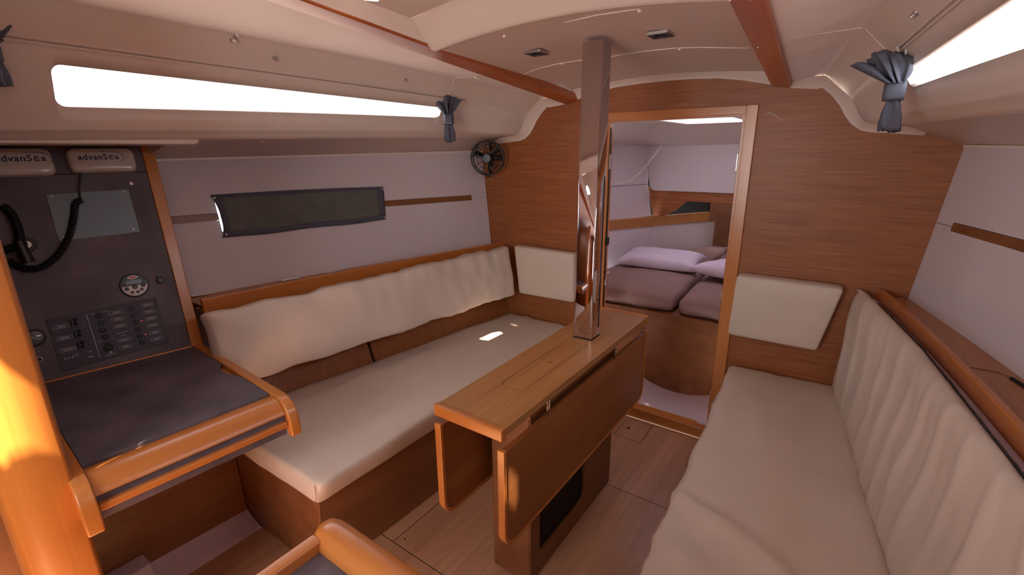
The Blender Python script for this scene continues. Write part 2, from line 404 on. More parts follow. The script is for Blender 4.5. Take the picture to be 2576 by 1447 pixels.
bmesh.ops.triangulate(bm, faces=bm.faces)
for v in bm.verts: v.co.z = zr(v.co.x, -v.co.y)
me = bpy.data.meshes.new('recess_roof'); bm.to_mesh(me); bm.free()
link('recess_roof', me, M['liner'], ceil)
# raised rim of the deck hatch surround
q = P(1130, 0, 'z', 1.765)
def side_liner(sg, side):
    m = MB(); rr = []
    ctl = lambda s: [(railo(s)[0]-.06, railo(s)[1]+.02), (railo(s)[0]+.0, railo(s)[1]+.016), (Bp(s)[0]-.02, Bp(s)[1]+.001), (Bp(s)[0]-.006, Bp(s)[1]), (Bp(s)[0]+.006, Bp(s)[1]-.006), (Cp(s)[0]-.006, Cp(s)[1]+.006), (Cp(s)[0], Cp(s)[1])]
    for s in SS: rr.append([(sg*x, -s, z) for x, z in ctl(s)])
    m.grid([r[3:] for r in rr])
    m2 = MB().grid([r[:4] for r in rr])
    return m, m2
WS = [.56, .565, .58, .60, .70, .85, 1.0, 1.2, 1.4, 1.6, 1.8, 1.9, 1.93, 1.95, 1.957]
def band(s, t): c, d = Cp(s), Dp(s); return Vector((c[0]+(d[0]-c[0])*t, -s, c[1]+(d[1]-c[1])*t))
def band_f(p): c, d = Cp(-p.y), Dp(-p.y); nx, nz_ = d[1]-c[1], -(d[0]-c[0]); return (-p.x-c[0])*nx+(p.z-c[1])*nz_
def band_st(u, v):
    p = Pf(u, v, band_f, .5, 3.2); c, d = Cp(-p.y), Dp(-p.y); return -p.y, (p.z-c[1])/(d[1]-c[1])
wtl, wtr, wbl, wbr = band_st(125, 160), band_st(1109, 271), band_st(142, 269), band_st(1106, 297)
s0w, s1w = (wtr[0]+wbr[0])/2, (wtl[0]+wbl[0])/2
def wline(a, b, s): return a[1]+(b[1]-a[1])*(s-a[0])/(b[0]-a[0])
def wtb(s):
    top, bot = wline(wtr, wtl, s), wline(wbr, wbl, s); mid = (top+bot)/2; k = 1
    for e, rr_ in ((s-s0w, .014), (s1w-s, .022)):
        if e < rr_:
            cr = rr_-max(e, 0); dz = rr_-math.sqrt(max(rr_*rr_-cr*cr, 0)); dt = dz/.19
            top += dt; bot -= dt
    if top > bot: top = bot = mid
    return top, bot
wS = sorted(set([round(x, 4) for x in [s0w+.0003+.014*(1-math.cos(k/6*PI/2)) for k in range(7)]+[s0w+.02+(s1w-s0w-.05)*k/12 for k in range(13)]+[s1w-.0003-.022*(1-math.cos(k/6*PI/2)) for k in range(7)]]))
for sg, side, n in ((-1, 'left', 1), (1, 'right', 2)):
    sl_, sp_ = side_liner(sg, side); wl = sl_.build('trim_%d' % (n+2), 'liner', kind='structure', smooth=True); sp_.build('side_ceiling_panel', 'sidepan', wl)
    m = MB(); allS = sorted(set([s for s in SS if s < s0w or s > s1w]+wS))
    f0 = lambda s: [band(s, 0), band(s, .02)]
    groups = [[s for s in allS if s <= wS[0]], wS, [s for s in allS if s >= wS[-1]]]
    for gi, g in enumerate(groups):
        if gi == 1:
            m.grid([[mirror(band(s, 0), sg), mirror(band(s, .06), sg), mirror(band(s, wtb(s)[0]), sg)] for s in g])
            m.grid([[mirror(band(s, wtb(s)[1]), sg), mirror(band(s, .93), sg), mirror(band(s, 1), sg)] for s in g])
            m.grid([[mirror(band(s, wtb(s)[0]), sg), mirror(band(s, wtb(s)[0])+Vector((.018, 0, .006)), sg)] for s in g])
            m.grid([[mirror(band(s, wtb(s)[1]), sg), mirror(band(s, wtb(s)[1])+Vector((.018, 0, .006)), sg)] for s in g])
        elif len(g) > 1: m.grid([[mirror(band(s, t), sg) for t in (0, .06, .5, .93, 1)] for s in g])
    # rounded lip under the band, then out to the panelled hull
    def under(s):
        d, e, g_ = Dp(s), Ep(s), Gp(s)
        return [(d[0], d[1]), (d[0]+.002, d[1]-.006), (d[0]+.012, d[1]-.010), ((d[0]+e[0])/2, (d[1]+e[1])/2-.007), (e[0]-.008, e[1]-.002), (e[0], e[1]-.003), (e[0]+.006, e[1]+.000), (g_[0]+.002, g_[1]+.004), (g_[0]+.05, g_[1]+.006)]
    def under2(s):
        u_ = under(s)
        if sg < 0 and s > 1.55: g_ = Gp(s); u_ = u_[:-2]+[(g_[0]+.002, 1.428), (g_[0]+.06, 1.428)]
        return u_
    m.grid([[(sg*x, -s, z) for x, z in under2(s)] for s in sorted(SS+[1.548, 1.552])])
    if sg < 0: m.grid([[(sg*(Gp(s)[0]+.004), -s, 1.43), (sg*(Gp(s)[0]+.02), -s, 1.35)] for s in (1.54, 2, 2.6, 3.2)])
    wo = m.build('trim_%d' % n, 'liner', kind='structure', smooth=True)
    # groove track over the window
    t_ = MB()
    gs = [.45+.1*k for k in range(17)]
    for a, b in ((-.052, -.026), (.004, .03)):
        t_.grid([[mirror(band(s, t)+Vector((-dx, 0, -dx*.3)), sg) for t, dx in ((a, 0), (a, .005), (b, .005), (b, 0))] for s in gs])
    t_.build('curtain_track', 'liner', wo)
    t_ = MB(); t_.grid([[mirror(band(s, t)+Vector((-.0012, 0, 0)), sg) for t in (-.024, .002)] for s in gs]); t_.build('track_groove', 'groove', wo)
    # window pane and its frame
    win = MB(); win.grid([[mirror(band(s, wtb(s)[0]-.01)+Vector((.016, 0, .005)), sg), mirror(band(s, wtb(s)[1]+.01)+Vector((.016, 0, .005)), sg)] for s in wS])
    win.build('window_%d' % n, 'glass', kind='structure')
    # outer roof and topsides so that daylight only enters by the openings
    m = MB(); 
    def outer(s): return [(0, zr(0, max(s, 1.1))+.05 if s > .9 else zc(0, s)+.05), (.6, 1.80+.06*s), (Bp(s)[0]+.02, Bp(s)[1]+.03)]
    # hull shell with a hole for the portlight
    m = MB(); PS0, PS1, PZ0, PZ1 = .62, 1.385, 1.075, 1.205
    hs = sorted(set(SS+([PS0+.03, PS1-.036]))); 
    zs = [None, 1.30, PZ1, 1.14, PZ0, .9, .75, .5, .25, 0.0]
    def hp(s, z):
        z = Gz(s)+.02 if z is None else z
        x = Hx(s, z)+.012 if z > .7 else Hx(s, .7)+.012-(.7-z)*(.10+.25*(.7-z))
        return Vector((sg*x, -s, z))
    for i in range(len(hs)-1):
        for j in range(len(zs)-1):
            if hs[i] >= PS0+.03-1e-6 and hs[i+1] <= PS1-.036+1e-6 and zs[j] is not None and zs[j] <= PZ1+1e-6 and zs[j+1] >= PZ0-1e-6 and sg < 0: continue
            m.add([hp(hs[i], zs[j]), hp(hs[i+1], zs[j]), hp(hs[i+1], zs[j+1]), hp(hs[i], zs[j+1])], [(0, 1, 2, 3)])
    wall = m.build('wall_'+side, 'pan', kind='structure', smooth=True)
    # vinyl panels on the hull, gap with a wooden slat between them
    aft = 1.535 if sg < 0 else 2.6
    hs2 = [0.004, .2, .4, .6, .8, 1.0, 1.2, 1.4] + ([aft] if aft < 1.6 else [1.6, 1.9, 2.2, aft])
    def Z1(s): return 1.128+.008*s+.0155
    def Z0(s): return 1.128+.008*s-.0145
    SL0 = .105
    def vp(zt, zb, off=0.0, cut=None):
        mm = MB(); ss = sorted(set(hs2+[.095, SL0, .112]+([PS0+.04, PS1-.04] if sg < 0 else [])))
        for i in range(len(ss)-1):
            a, b = ss[i], ss[i+1]
            qs = []
            for s in (a, b):
                t, bt = zt(s, (a+b)/2), zb(s, (a+b)/2)
                qs.append([Vector((sg*(Hx(s, t)-off), -s, t)), Vector((sg*(Hx(s, bt)-off), -s, bt))])
            mm.add([qs[0][0], qs[0][1], qs[1][1], qs[1][0]], [(0, 1, 2, 3)])
        return mm
    inport = lambda m_: sg < 0 and PS0+.04 < m_ < PS1-.04
    up = vp(lambda s, m_: Gz(s)+.002, lambda s, m_: (PZ1-.004 if inport(m_) else (Z1(s) if m_ > SL0 else (Z1(s)+Z0(s))/2+.0012)))
    lo = vp(lambda s, m_: (PZ0+.004 if inport(m_) else (Z0(s) if m_ > SL0 else (Z1(s)+Z0(s))/2-.0012)), lambda s, m_: .838)
    for o_, nm in ((up, 'upper_panel'), (lo, 'lower_panel')):
        oo = o_.build(nm, 'vinyl', wall); solid(oo, .009, 1 if sg > 0 else 1)
    for a, b in (((SL0, PS0+.04), (PS1-.04, aft)) if sg < 0 else ((SL0, aft),)):
        sl = MB(); ss = [a+(b-a)*k/6 for k in range(7)]
        sl.grid([[(sg*(Hx(s, z)-dx), -s, z) for z, dx in ((Z1(s)-.001, -.006), (Z1(s)-.001, .001), (Z0(s)+.001, .001), (Z0(s)+.001, -.006), (Z1(s)-.001, -.006))] for s in ss])
        sl.build('slat', 'bulkv', wall)
    # rubbing strip over the top of the panel
    st = MB(); st.grid([[(sg*(Hx(s, Gz(s))-dx), -s, Gz(s)+dz) for dx, dz in ((-.002, -.004), (.004, -.004), (.004, .004), (-.004, .006))] for s in hs2]); st.build('edge_strip', 'flange', wall)
# portlight pane behind the cloth
MB().grid([[(-(Hx(s, z)+.014), -s, z) for z in (1.06, 1.22)] for s in (.6, 1.0, 1.42)]).build('window_3', 'glass', kind='structure')

# roof and topsides outside the liner: block daylight except through the openings
osd = MB()
for k_ in (-1, 1): osd.grid([[(x*k_, -s, z) for x, z in ((Cp(s)[0]+.02, Cp(s)[1]+.004), (Cp(s)[0]+.025, Cp(s)[1]+.03), (Bp(s)[0]+.03, Bp(s)[1]+.03), (.55, 1.82+.055*s), (.464, zr(.464, max(s, 1.0))+.001))] for s in (0, .5, 1, 1.12, 1.5, 2, 2.5, 3.2)])
for k_ in (-1, 1): osd.grid([[(x*k_, -s, z) for x, z in ((.2, 1.80), (.55, 1.80), (Bp(s)[0]+.03, Bp(s)[1]+.03), (Cp(s)[0]+.05, Cp(s)[1]+.03), (Dp(s)[0]+.06, Dp(s)[1]+.02), (Gp(s)[0]+.02, Gp(s)[1]+.05), (Gp(s)[0]+.06, Gp(s)[1]))] for s in (-.03, .04, .10)])
osd.build('roof', 'flange', kind='structure')
MB().grid([[(x, y, 3.0+.03*math.cos((x-1.2)*9)) for x in (1.08, 1.2, 1.3, 1.4, 1.52)] for y in (-3.4, -2.2, -1.4, -.7)]).build('sun_blocker', 'flange', bpy.data.objects['roof'])  # added unseen strip, keeps a sun streak off the right seat
# aft wall with the companionway
plate('wall_back', [(-1.35, -.03), (1.4, -.03), (1.4, 2.05), (-1.35, 2.05)], [[(-.38, .75), (.38, .75), (.38, 1.78), (-.38, 1.78)]], -3.23, -3.2, 'bulk', kind='structure', swap='xz')

# white moulded flange over the bulkhead
def resample(p, n):
    L_ = [0]
    for a, b in zip(p, p[1:]): L_.append(L_[-1]+math.dist(a, b))
    out = []
    for k in range(n):
        t = L_[-1]*k/(n-1)
        for i in range(len(p)-1):
            if L_[i+1] >= t-1e-9: f_ = (t-L_[i])/(L_[i+1]-L_[i]); out.append(tuple(p[i][a]+(p[i+1][a]-p[i][a])*f_ for a in range(2))); break
    return out
inner = [(0, 1.702), (.12, 1.700), (.25, 1.694), (.40, 1.672), (.43, 1.668), (.50, 1.640), (.605, 1.637), (.612, 1.634), (.688, 1.563), (.697, 1.556), (.733, 1.492), (.748, 1.474), (.835, 1.460), (.93, 1.437)]
key_o = [0, 1, 2, 4, 5, 5, 6, 7, 9, 10, 11, 12, 14, 15]
n_ = 6; IO = []; OO = []
for k in range(len(inner)-1):
    for j in range(n_):
        f_ = j/n_; a, b = inner[k], inner[k+1]; IO.append((a[0]+(b[0]-a[0])*f_, a[1]+(b[1]-a[1])*f_))
IO.append(inner[-1])
segs = []
for k in range(len(key_o)-1):
    i0, i1 = key_o[k], key_o[k+1]
    sub = resample(edge[i0:i1+1], n_+1) if i1 > i0 else [edge[i0]]*(n_+1)
    OO += sub[:-1]
OO.append(edge[15])
fr = MB(); rowsF = []
def fl_row(sg, a, b):
    (ix, iz), (ox, oz) = a, b
    return [(sg*ix, -.052, iz+.002), (sg*(ix*.75+ox*.25), -.034, iz*.75+oz*.25), (sg*(ix*.35+ox*.65), -.014, iz*.35+oz*.65), (sg*(ix*.08+ox*.92), -.006, iz*.08+oz*.92), (sg*ox, -.0045, oz-.001), (sg*ox, -.0005, oz-.001), (sg*ox, .001, oz+.004)]
rowsF = [fl_row(-1, a, b) for a, b in list(zip(IO, OO))[::-1]]+[fl_row(1, a, b) for a, b in list(zip(IO, OO))[1:]]
fr.grid(rowsF); o = fr.build('trim_5', 'flange', kind='structure', smooth=True)
# hull-side end of the flange
# ceiling battens
for sg, nm in ((-1, 'trim_6'), (1, 'trim_7')):
    m = MB(); r_ = []
    for s in [.004]+[.1*k for k in range(1, 33)]:
        (xo, zo), (xi, zi) = railo(s), raili(s)
        r_.append([(sg*xo, -s, zo+.022), (sg*xo, -s, zo+.005), (sg*(xo-.004), -s, zo), (sg*(xi+.005), -s, zi), (sg*xi, -s, zi+.005), (sg*xi, -s, zi+.034), (sg*(xi+.01), -s, zi+.034), (sg*(xo-.01), -s, zo+.028)])
    m.grid(r_, True); m.f += [tuple(range(8))]
    m.build(nm, 'rail', kind='structure')
# seams, clips on the ceiling field
clips = MB()
def ceil_pt(u, v): return Pf(u, v, lambda p: p.z-zc(p.x, -p.y)+.0005)
seam = MB()
pp = [ceil_pt(u, v) for u, v in ((1310, 190), (1350, 174), (1400, 161), (1450, 153), (1540, 142), (1620, 129), (1700, 121), (1760, 119), (1820, 120), (1885, 121))]
seam.tube([p+Vector((0, 0, .001)) for p in pp], .0032, 6); seam.build('seam_bead', 'flange', ceil, smooth=True)
seam = MB(); pp = [ceil_pt(u, v) for u, v in ((1420, 57), (1500, 38), (1610, 22))]; seam.tube(pp, .002, 6); seam.build('seam_bead', 'flange', ceil, smooth=True)
for u, v in ((1269, 90), (1609, 26), (1415, 159), (1710, 122)):
    c = ceil_pt(u, v); MB().disc(c+Vector((0, 0, .002)), (0, 0, -1), .0065, .008, 14, .005).build('panel_clip', 'white', ceil, bev=.001)
# thin seams of the side ceiling panels
def side_pt(sg, s, t):
    a, b = railo(s), Bp(s); return Vector((sg*(a[0]+(b[0]-a[0])*t), -s, a[1]+.016+(b[1]-a[1]-.016)*t-.001))
def slope_pt(sg, s, t):
    a, b = Bp(s), Cp(s); return Vector((sg*(a[0]+(b[0]-a[0])*t), -s, a[1]+(b[1]-a[1])*t-.0015))
for sg in (-1, 1):
    par = bpy.data.objects['trim_3' if sg < 0 else 'trim_4']
    MB().tube([side_pt(sg, .58, t/6) for t in range(1, 7)]+[slope_pt(sg, .58-.03*t/5, t/5) for t in range(1, 6)], .0012, 5).build('panel_seam', 'flange', par)
    MB().tube([slope_pt(sg, .34-.05*t/5, t/5) for t in range(6)], .001, 5).build('panel_seam', 'liner', par)

# door frame and sill
dr = MB().box(.349-.012, .349, -.001, .05, .0, 1.523).build('door_1', 'trimz', kind='structure')
def part(nm, mat, par, *b, bev=.002): return MB().box(*b).build(nm, mat, par, bev=bev)
part('jamb', 'trimz', dr, .349, .392, -.012, .0, .0, 1.556); part('jamb', 'trimz', dr, -.305, -.262, -.012, .0, .0, 1.556)
part('head', 'trimx', dr, -.262, .349, -.011, .0, 1.521, 1.556); part('jamb_lining', 'trimz', dr, -.262, -.250, -.001, .05, 0, 1.523)
part('head_lining', 'trimx', dr, -.250, .337, -.001, .05, 1.515, 1.523, bev=0)
part('door_seal', 'black', dr, -.2495, -.2465, .012, .024, .05, 1.49, bev=0); part('door_seal', 'black', dr, .3335, .3365, .012, .024, .05, 1.49, bev=0)
part('sill', 'trimx', dr, -.262, .349, -.012, .055, -.004, .052, bev=.004)
for z in (1.33,): 
    for x in (-.2455, .3325): part('hinge_plate', 'steel', dr, x-.002, x+.002, .006, .03, z-.035, z+.035, bev=.0005)
for z in (.745, .235): part('strike_plate', 'steel', dr, .332, .3362, .01, .028, z-.02, z+.02, bev=.0005)
part('latch', 'steel', dr, -.2465, -.236, .008, .026, .70, .73, bev=.002)
MB().ball((-.232, .018, .77), .009).build('latch_knob', 'chrome', dr, smooth=True)
part('door_stop', 'black', dr, -.247, -.236, .005, .03, .915, .955, bev=.002)

# ================================================================ furniture
# ---- port settee
t = thing('settee_base', 'brown veneered settee box under the left seat cushion', 'settee', (-.7, -.8, 0))
MB().hexa([(-.512, -1.57, 0), (-.45, -.001, 0), (-.80, -.001, 0), (-1.03, -1.57, 0), (-.478, -1.57, .33), (-.44, -.001, .33), (-.90, -.001, .33), (-1.12, -1.57, .33)]).build('seat_box', 'bulkv', t, bev=.004)
ft = P(878/3.236+550, 950/3.236+1000, 'y', -1.5)
MB().box(-.515, -.470, -1.535, -1.5345, .0, .33)
t = thing('seat_back_boards', 'row of brown wooden boards under the left backrest cushion', 'boards', (-.9, -.8, .4))
for y0, y1, holes in ((-1.62, -.935, []), (-.920, -.505, [(-.895, .525)]), (-.503, -.003, [(-.07, .555)])):
    def bx(y): return -.842+.138*y-.012
    n = Vector((1, -.0, .35)).normalized()
    M4 = Matrix(((0.138, -.36, 1, -.842), (1, 0, 0, 0), (0, 1, 0, .40), (0, 0, 0, 1)))
    plate('back_board', [(y0, 0), (y1, 0), (y1, .25), (y0, .25)], [circ(hy, hz-.40, .010) for hy, hz in holes], -.014, 0, 'bulkv' if False else 'bulk', t, M4=M4, bev=.0015)
for ya, yb in ((-.945, -.912), (-.508, -.500), (-.92, -.87), (-.10, -.04)):
    MB().hexa([(x_+.138*y_-.36*h_, y_, .40+h_) for h_ in (.0, .245) for x_, y_ in ((-.862, ya), (-.858, ya), (-.858, yb), (-.862, yb))]).build('gap_shade', 'dark', t)  # dark strips stand in for shade in the board gaps and holes
st = thing('seat_cushion', 'long cream leatherette seat cushion of the left settee', 'cushion', (-.7, -.8, .33))
def d_port(u, v, w_):          # soft sag, a few long creases
    h = .006*nz(u*3, v*7, 1.3)+.004*nz(u*9, v*16, 4.1)
    h += .006*nz(u*2.5+v*2, v*9-u*3, 8.2)
    return h if w_ > .3 else h*.4
cushion('cover', [(-.445, -1.595, .332), (-.445, -.012, .332), (-.84, -.012, .332), (-1.05, -1.60, .332), (-.398, -1.602, .440), (-.425, -.012, .444), (-.838, -.012, .450), (-1.058, -1.605, .445)], 'cream', st, r=.03, n=(44, 18, 6), disp=d_port, puff=.004)
MB().tube([P(792.6, 1221, 'z', .425)+Vector((.001, -.002, 0)), (-.424, -1.604, .39), (-.444, -1.602, .345)], .0011, 5).build('seam', 'berth', st)
bk = thing('backrest_cushion', 'long creased cream backrest cushion along the left hull', 'cushion', (-.85, -.8, .6), group=None)
def d_pb(u, v, w_):
    if w_ < .5 and False: return 0
    k = .0075*nz(u*26, v*2.5+u*3, 2.2)*(.25+u)
    k += .009*nz(u*9+v*1.5, v*2.2, 5.7)+.007*nz((u+v*.25)*14, v*1.2, 9.1)*(1-u)
    return k
# u: aft->forward, v: bottom->top, w: back->front
cushion('cover', [(-.99, -1.590, .585), (-.80, -.085, .588), (-.862, -.030, .858), (-1.030, -1.600, .848), (-.938, -1.575, .585), (-.745, -.085, .588), (-.795, -.085, .862), (-.985, -1.585, .854)], 'cream', bk, r=.016, n=(90, 16, 5), disp=d_pb, puff=.010)
e = thing('end_cushion', 'square cream cushion on the front bulkhead left of the steel post', 'cushion', (-.58, -.03, .6), group=None)
cushion('cover', [(-.742, -.010, .592), (-.388, -.010, .598), (-.394, -.010, .866), (-.776, -.010, .870), (-.742, -.066, .592), (-.384, -.072, .598), (-.390, -.072, .866), (-.776, -.066, .868)], 'cream', e, r=.014, n=(14, 12, 5), puff=.003)
# ---- left shelf board in front of the hull lockers
def ledge(sg, s1, name, label, hinges=()):
    t = thing(name, label, 'shelf', (sg*1.05, -s1/2, .8))
    ss = [.004+(s1-.004)*k/10 for k in range(11)]
    m = MB().grid([[(sg*(boardx(s)+dx), -s, z) for dx, z in ((0, .79), (.003, .864), (.006, .868), (.020, .868), (.023, .864), (.023, .79))] for s in ss], True)
    m.f += [tuple(range(6)), tuple(range(60, 66))]
    m.build('fiddle', 'trimy', t)
    MB().grid([[(sg*(boardx(s)+.021), -s, .842), (sg*(Hx(s, .841)+.004), -s, .842), (sg*(Hx(s, .841)+.004), -s, .825), (sg*(boardx(s)+.021), -s, .825)] for s in ss], True).build('shelf_top', 'shelf', t)
    return t
tl = ledge(-1, 1.535, 'shelf', 'orange wooden shelf edge behind the left backrest')
for (a, b) in (((480, 746), (532, 738)), ((709, 706), (752, 699)), ((820, 687), (855, 681))):
    p, q = P(*a, 'z', .846), P(*b, 'z', .846)
    h = MB().tube([p, q], .0032, 8).build('hinge', 'steel', tl)
for u, v in ((498, 775), (667, 745), (810, 711), (967, 680)):
    p = Pf(u, v, lambda p: -p.x-boardx(-p.y)); MB().disc(p+Vector((.0004, 0, 0)), (1, .1, 0), .0035, .0012, 12).build('screw_plug', 'trimy', tl)
# ---- starboard settee
t = thing('settee_base', 'brown veneered settee box under the right seat cushion', 'settee', (.7, -.8, 0))
MB().hexa([(.45, -1.86, 0), (.90, -1.86, 0), (.80, -.001, 0), (.41, -.001, 0), (.50, -1.86, .335), (1.08, -1.86, .335), (.95, -.001, .335), (.425, -.001, .335)]).build('seat_box', 'bulkv', t, bev=.004)
st = thing('seat_cushion', 'wide cream leatherette seat cushion of the right settee', 'cushion', (.7, -.8, .33))
def ridge(x, c, w0): return math.exp(-((x-c)/w0)**2)
def d_stb(u, v, w_):
    # v=0 at the aisle edge, u from aft to forward; broad diagonal creases running aft and outboard
    h = 0
    for c, a, wd in ((.46, .016, .020), (.415, -.010, .024), (.35, .013, .024), (.26, -.012, .03), (.20, .012, .024), (.13, -.008, .03), (.07, .012, .024)):
        h += a*ridge(u+.17*v+.02*nz(v*3, u*4, 3), c, wd)*(1-.5*v)*(.35+.65*min(1, v*6))
    h += .0032*nz(u*42, v*3, 7.7)*max(0, 1-v*3.2)*(1 if u < .8 else .4)
    h += .007*nz(u*4, v*3.5, 1.1)+.005*nz(u*11, v*7, 6.1)
    return h*1.35 if w_ > .3 else h*.3
def sx(s): return .404+.052*s
cushion('cover', [(sx(1.86)+.02, -1.86, .335), (sx(0)+.02, -.012, .335), (.815, -.012, .335), (1.06, -1.86, .335), (sx(1.86)-.004, -1.86, .432), (sx(0), -.012, .428), (.826, -.012, .442), (1.075, -1.86, .442)], 'cream', st, r=.026, n=(110, 26, 6), disp=d_stb, puff=.004)
bk = thing('backrest_cushion', 'tall cream backrest cushion with upright folds along the right hull', 'cushion', (.95, -.8, .45))
def bxs(s): return .800+.165*s-.012*s*s
def d_sb(u, v, w_):
    if w_ < .25 and v < .95: return 0
    s = u*1.85
    q = u*58-v*3.6+2.0*nz(u*3, v*1.5, .4)
    k = .0095*(max(0, math.sin(q*1.55))**2.2)*(.35+.9*math.sin(min(1, v*1.05)*PI))*(.45+.75*nz(u*7, 1.7, v)+.35)
    k += .009*nz(u*10-v*2, v*2.4, 3.3)
    k += .0026*nz(u*44-v*5, v*5, 8.3)
    return k
# built as a lofted skin so that it follows the curved hull
tp = [(0, 0, 0), ]
def sbprof(s):
    b = bxs(s); tpx = b+.012+.045*min(s, .6)/.6*.7
    return [(b+.040, .405), (b+.016, .405), (b+.004, .418), (b-.004, .46), (b-.004+.25*(tpx-b), .56), (b+.5*(tpx-b)-.002, .65), (b+.78*(tpx-b), .75), (tpx-.001, .815), (tpx+.006, .842), (tpx+.014, .852), (tpx+.024, .857), (tpx+.032, .854), (tpx+.036, .844), (tpx+.033, .80), (b+.055, .60)]
def catmull(pts, n):
    out = []; m = len(pts)
    for i in range(m-1):
        p0, p1, p2, p3 = pts[max(i-1, 0)], pts[i], pts[i+1], pts[min(i+2, m-1)]
        for k in range(n):
            f_ = k/n; out.append(tuple(.5*((2*p1[a])+(-p0[a]+p2[a])*f_+(2*p0[a]-5*p1[a]+4*p2[a]-p3[a])*f_*f_+(-p0[a]+3*p1[a]-3*p2[a]+p3[a])*f_**3) for a in range(len(p1))))
    out.append(pts[-1]); return out
rows = []; NS = 150
for i in range(NS+1):
    u = i/NS; s = 1.86-u*1.848
    pr = catmull(sbprof(s), 3); L_ = len(pr); row = []
    endp = min(1, (1.86-abs(2*s-1.86))/2/.03+.0) if False else 1
    for j, (x, z) in enumerate(pr):
        v = min(1, max(0, (z-.425)/.43)); front = 1 if 3 <= j <= 32 else 0
        h = d_sb(u, v, 1)*front
        if s < .05: x += (.05-s)*.35*(1 if j < 27 else -.4)
        row.append((x-h, -s, z+h*.25))
    rows.append(row)
m = MB().grid(rows, True); L_ = len(rows[0]); m.f += [tuple(range(L_)), tuple(range(NS*L_, (NS+1)*L_))]
m.build('cover', 'cream', bk, smooth=True)
pts = [Vector((bxs(s)+.012+.045*min(s, .6)/.6*.7+.037+.002*nz(s*14, 0, 2), -s, .853+.0015*nz(s*20, 1, 2))) for s in [.18+.02*k for k in range(84)]]
MB().tube(pts, lambda f_: .0032+.0014*nz(f_*60, 3, 1), 6).build('gap_line', 'black', bk)  # black line stands in for the dark gap behind the cushion
pb = MB().grid([[(bxs(s)+.012+.045*min(s, .6)/.6*.7+.039, -s, .800), (bxs(s)+.012+.045*min(s, .6)/.6*.7+.041, -s, .838), (boardx(s)-.006, -s, .824), (boardx(s)-.002, -s, .828), (boardx(s)-.0005, -s, .80)] for s in [.06*k+.005 for k in range(31)]]).build('backing_cloth', 'pillow', bk, smooth=True)
e = thing('end_cushion', 'four-sided cream cushion on the front bulkhead right of the doorway', 'cushion', (.58, -.03, .6))
cushion('cover', [(.390, -.010, .588), (.722, -.010, .586), (.782, -.010, .868), (.398, -.010, .870), (.392, -.078, .590), (.732, -.066, .588), (.784, -.070, .862), (.400, -.074, .864)], 'cream', e, r=.016, n=(14, 12, 5), puff=.003)
tr = ledge(1, 1.95, 'shelf', 'orange wooden shelf with raised edge behind the right backrest')
for u, v in ((2346, 909), (2458, 1050)):
    p = Pf(u, v, lambda p: p.x-boardx(-p.y)); MB().disc(p+Vector((-.0004, 0, 0)), (-1, 0, 0), .0028, .0014, 12).build('screw_head', 'steel', tr)
pp = [P(u, v, 'z', .8432) for u, v in ((2412, 922), (2460, 927), (2510, 936), (2545, 950))]
MB().tube(pp, .0009, 5).build('lid_seam', 'bulkv', tr)
pp = [P(u, v, 'z', .8435) for u, v in ((2545, 953), (2572, 970), (2600, 990))]
MB().tube(pp, .005, 6).build('finger_slot', 'dark', tr)

# ---- table
t = thing('saloon_table', 'narrow wooden drop-leaf table round the steel post', 'table', (0, -.86, 0))
lid = rrect(-.043, .044, -1.190, -.748, .028, 6)
bm_y0, bm_y1 = -1.392, -.333
plate('table_top', [(-.117, bm_y0+.012), (.117, bm_y0+.012), (.117, bm_y1-.012), (-.117, bm_y1-.012)], [lid, [(-.0385, -.7205), (.0385, -.7205), (.0385, -.6465), (-.0385, -.6465)]], .676, .699, 'table', t, bev=.0015)
plate('bottle_lid', rrect(-.0410, .0420, -1.1880, -.7500, .0260, 6), [circ(.005, -.965, .0085, 24)], .686, .6988, 'table', t, bev=.0008)
MB().box(-.043, .044, -1.19, -.748, .675, .685).build('lid_well', 'dark', t)
part('end_trim', 'trimx', t, -.120, .120, bm_y0-.004, bm_y0+.016, .668, .7035, bev=.004)
part('end_trim', 'trimx', t, -.120, .120, bm_y1-.016, bm_y1+.004, .668, .7035, bev=.004)
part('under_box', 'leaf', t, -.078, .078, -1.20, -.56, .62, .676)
part('pedestal', 'bulkv', t, -.0755, -.062, -1.192, -.565, .0, .64, bev=.003)
plate('pedestal', [(-1.192, 0), (-.565, 0), (-.565, .64), (-1.192, .64)], [rrect(-1.135, -.812, .075, .40, .03)], .062, .0755, 'bulkv', t, swap='yz', bev=.002)
part('pedestal_end', 'bulkv', t, -.0745, .0745, -1.195, -1.175, .0, .64, bev=.009); part('pedestal_end', 'bulkv', t, -.0745, .0745, -.585, -.563, .0, .64, bev=.009)
part('dark_fill', 'dark', t, -.061, .061, -1.17, -.60, .02, .62)  # dark block stands in for the shade inside the pedestal opening
def leaf(sg, y0, y1):
    x0, x1 = (.100, .1155) if sg > 0 else (-.1255, -.110)
    lo = [(y0+.012, .640), (y1-.012, .640)]
    b = .315
    loop = [(y0+.012, .628), (y0+.012, b+.05), (y0+.02, b+.027), (y0+.035, b+.013), (y0+.055, b+.008), (y1-.055, b+.008), (y1-.035, b+.013), (y1-.02, b+.027), (y1-.012, b+.05), (y1-.012, .628)]
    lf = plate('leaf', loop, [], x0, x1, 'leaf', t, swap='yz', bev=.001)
    o_ = [(y0, .634), (y0, b+.045), (y0+.010, b+.020), (y0+.026, b+.004), (y0+.05, b), (y1-.05, b), (y1-.026, b+.004), (y1-.01, b+.02), (y1, b+.045), (y1, .634)]
    i_ = loop[::-1]
    ls = o_+[(y1-.012, .634)]+[(a, z) for a, z in i_[1:-1]]+[(y0+.012, .634)]
    plate('leaf_edging', ls, [], x0-.004, x1+.004, 'trimy', lf, swap='yz', bev=.002)
leaf(1, -1.386, -.335); leaf(-1, -1.386, -.335)
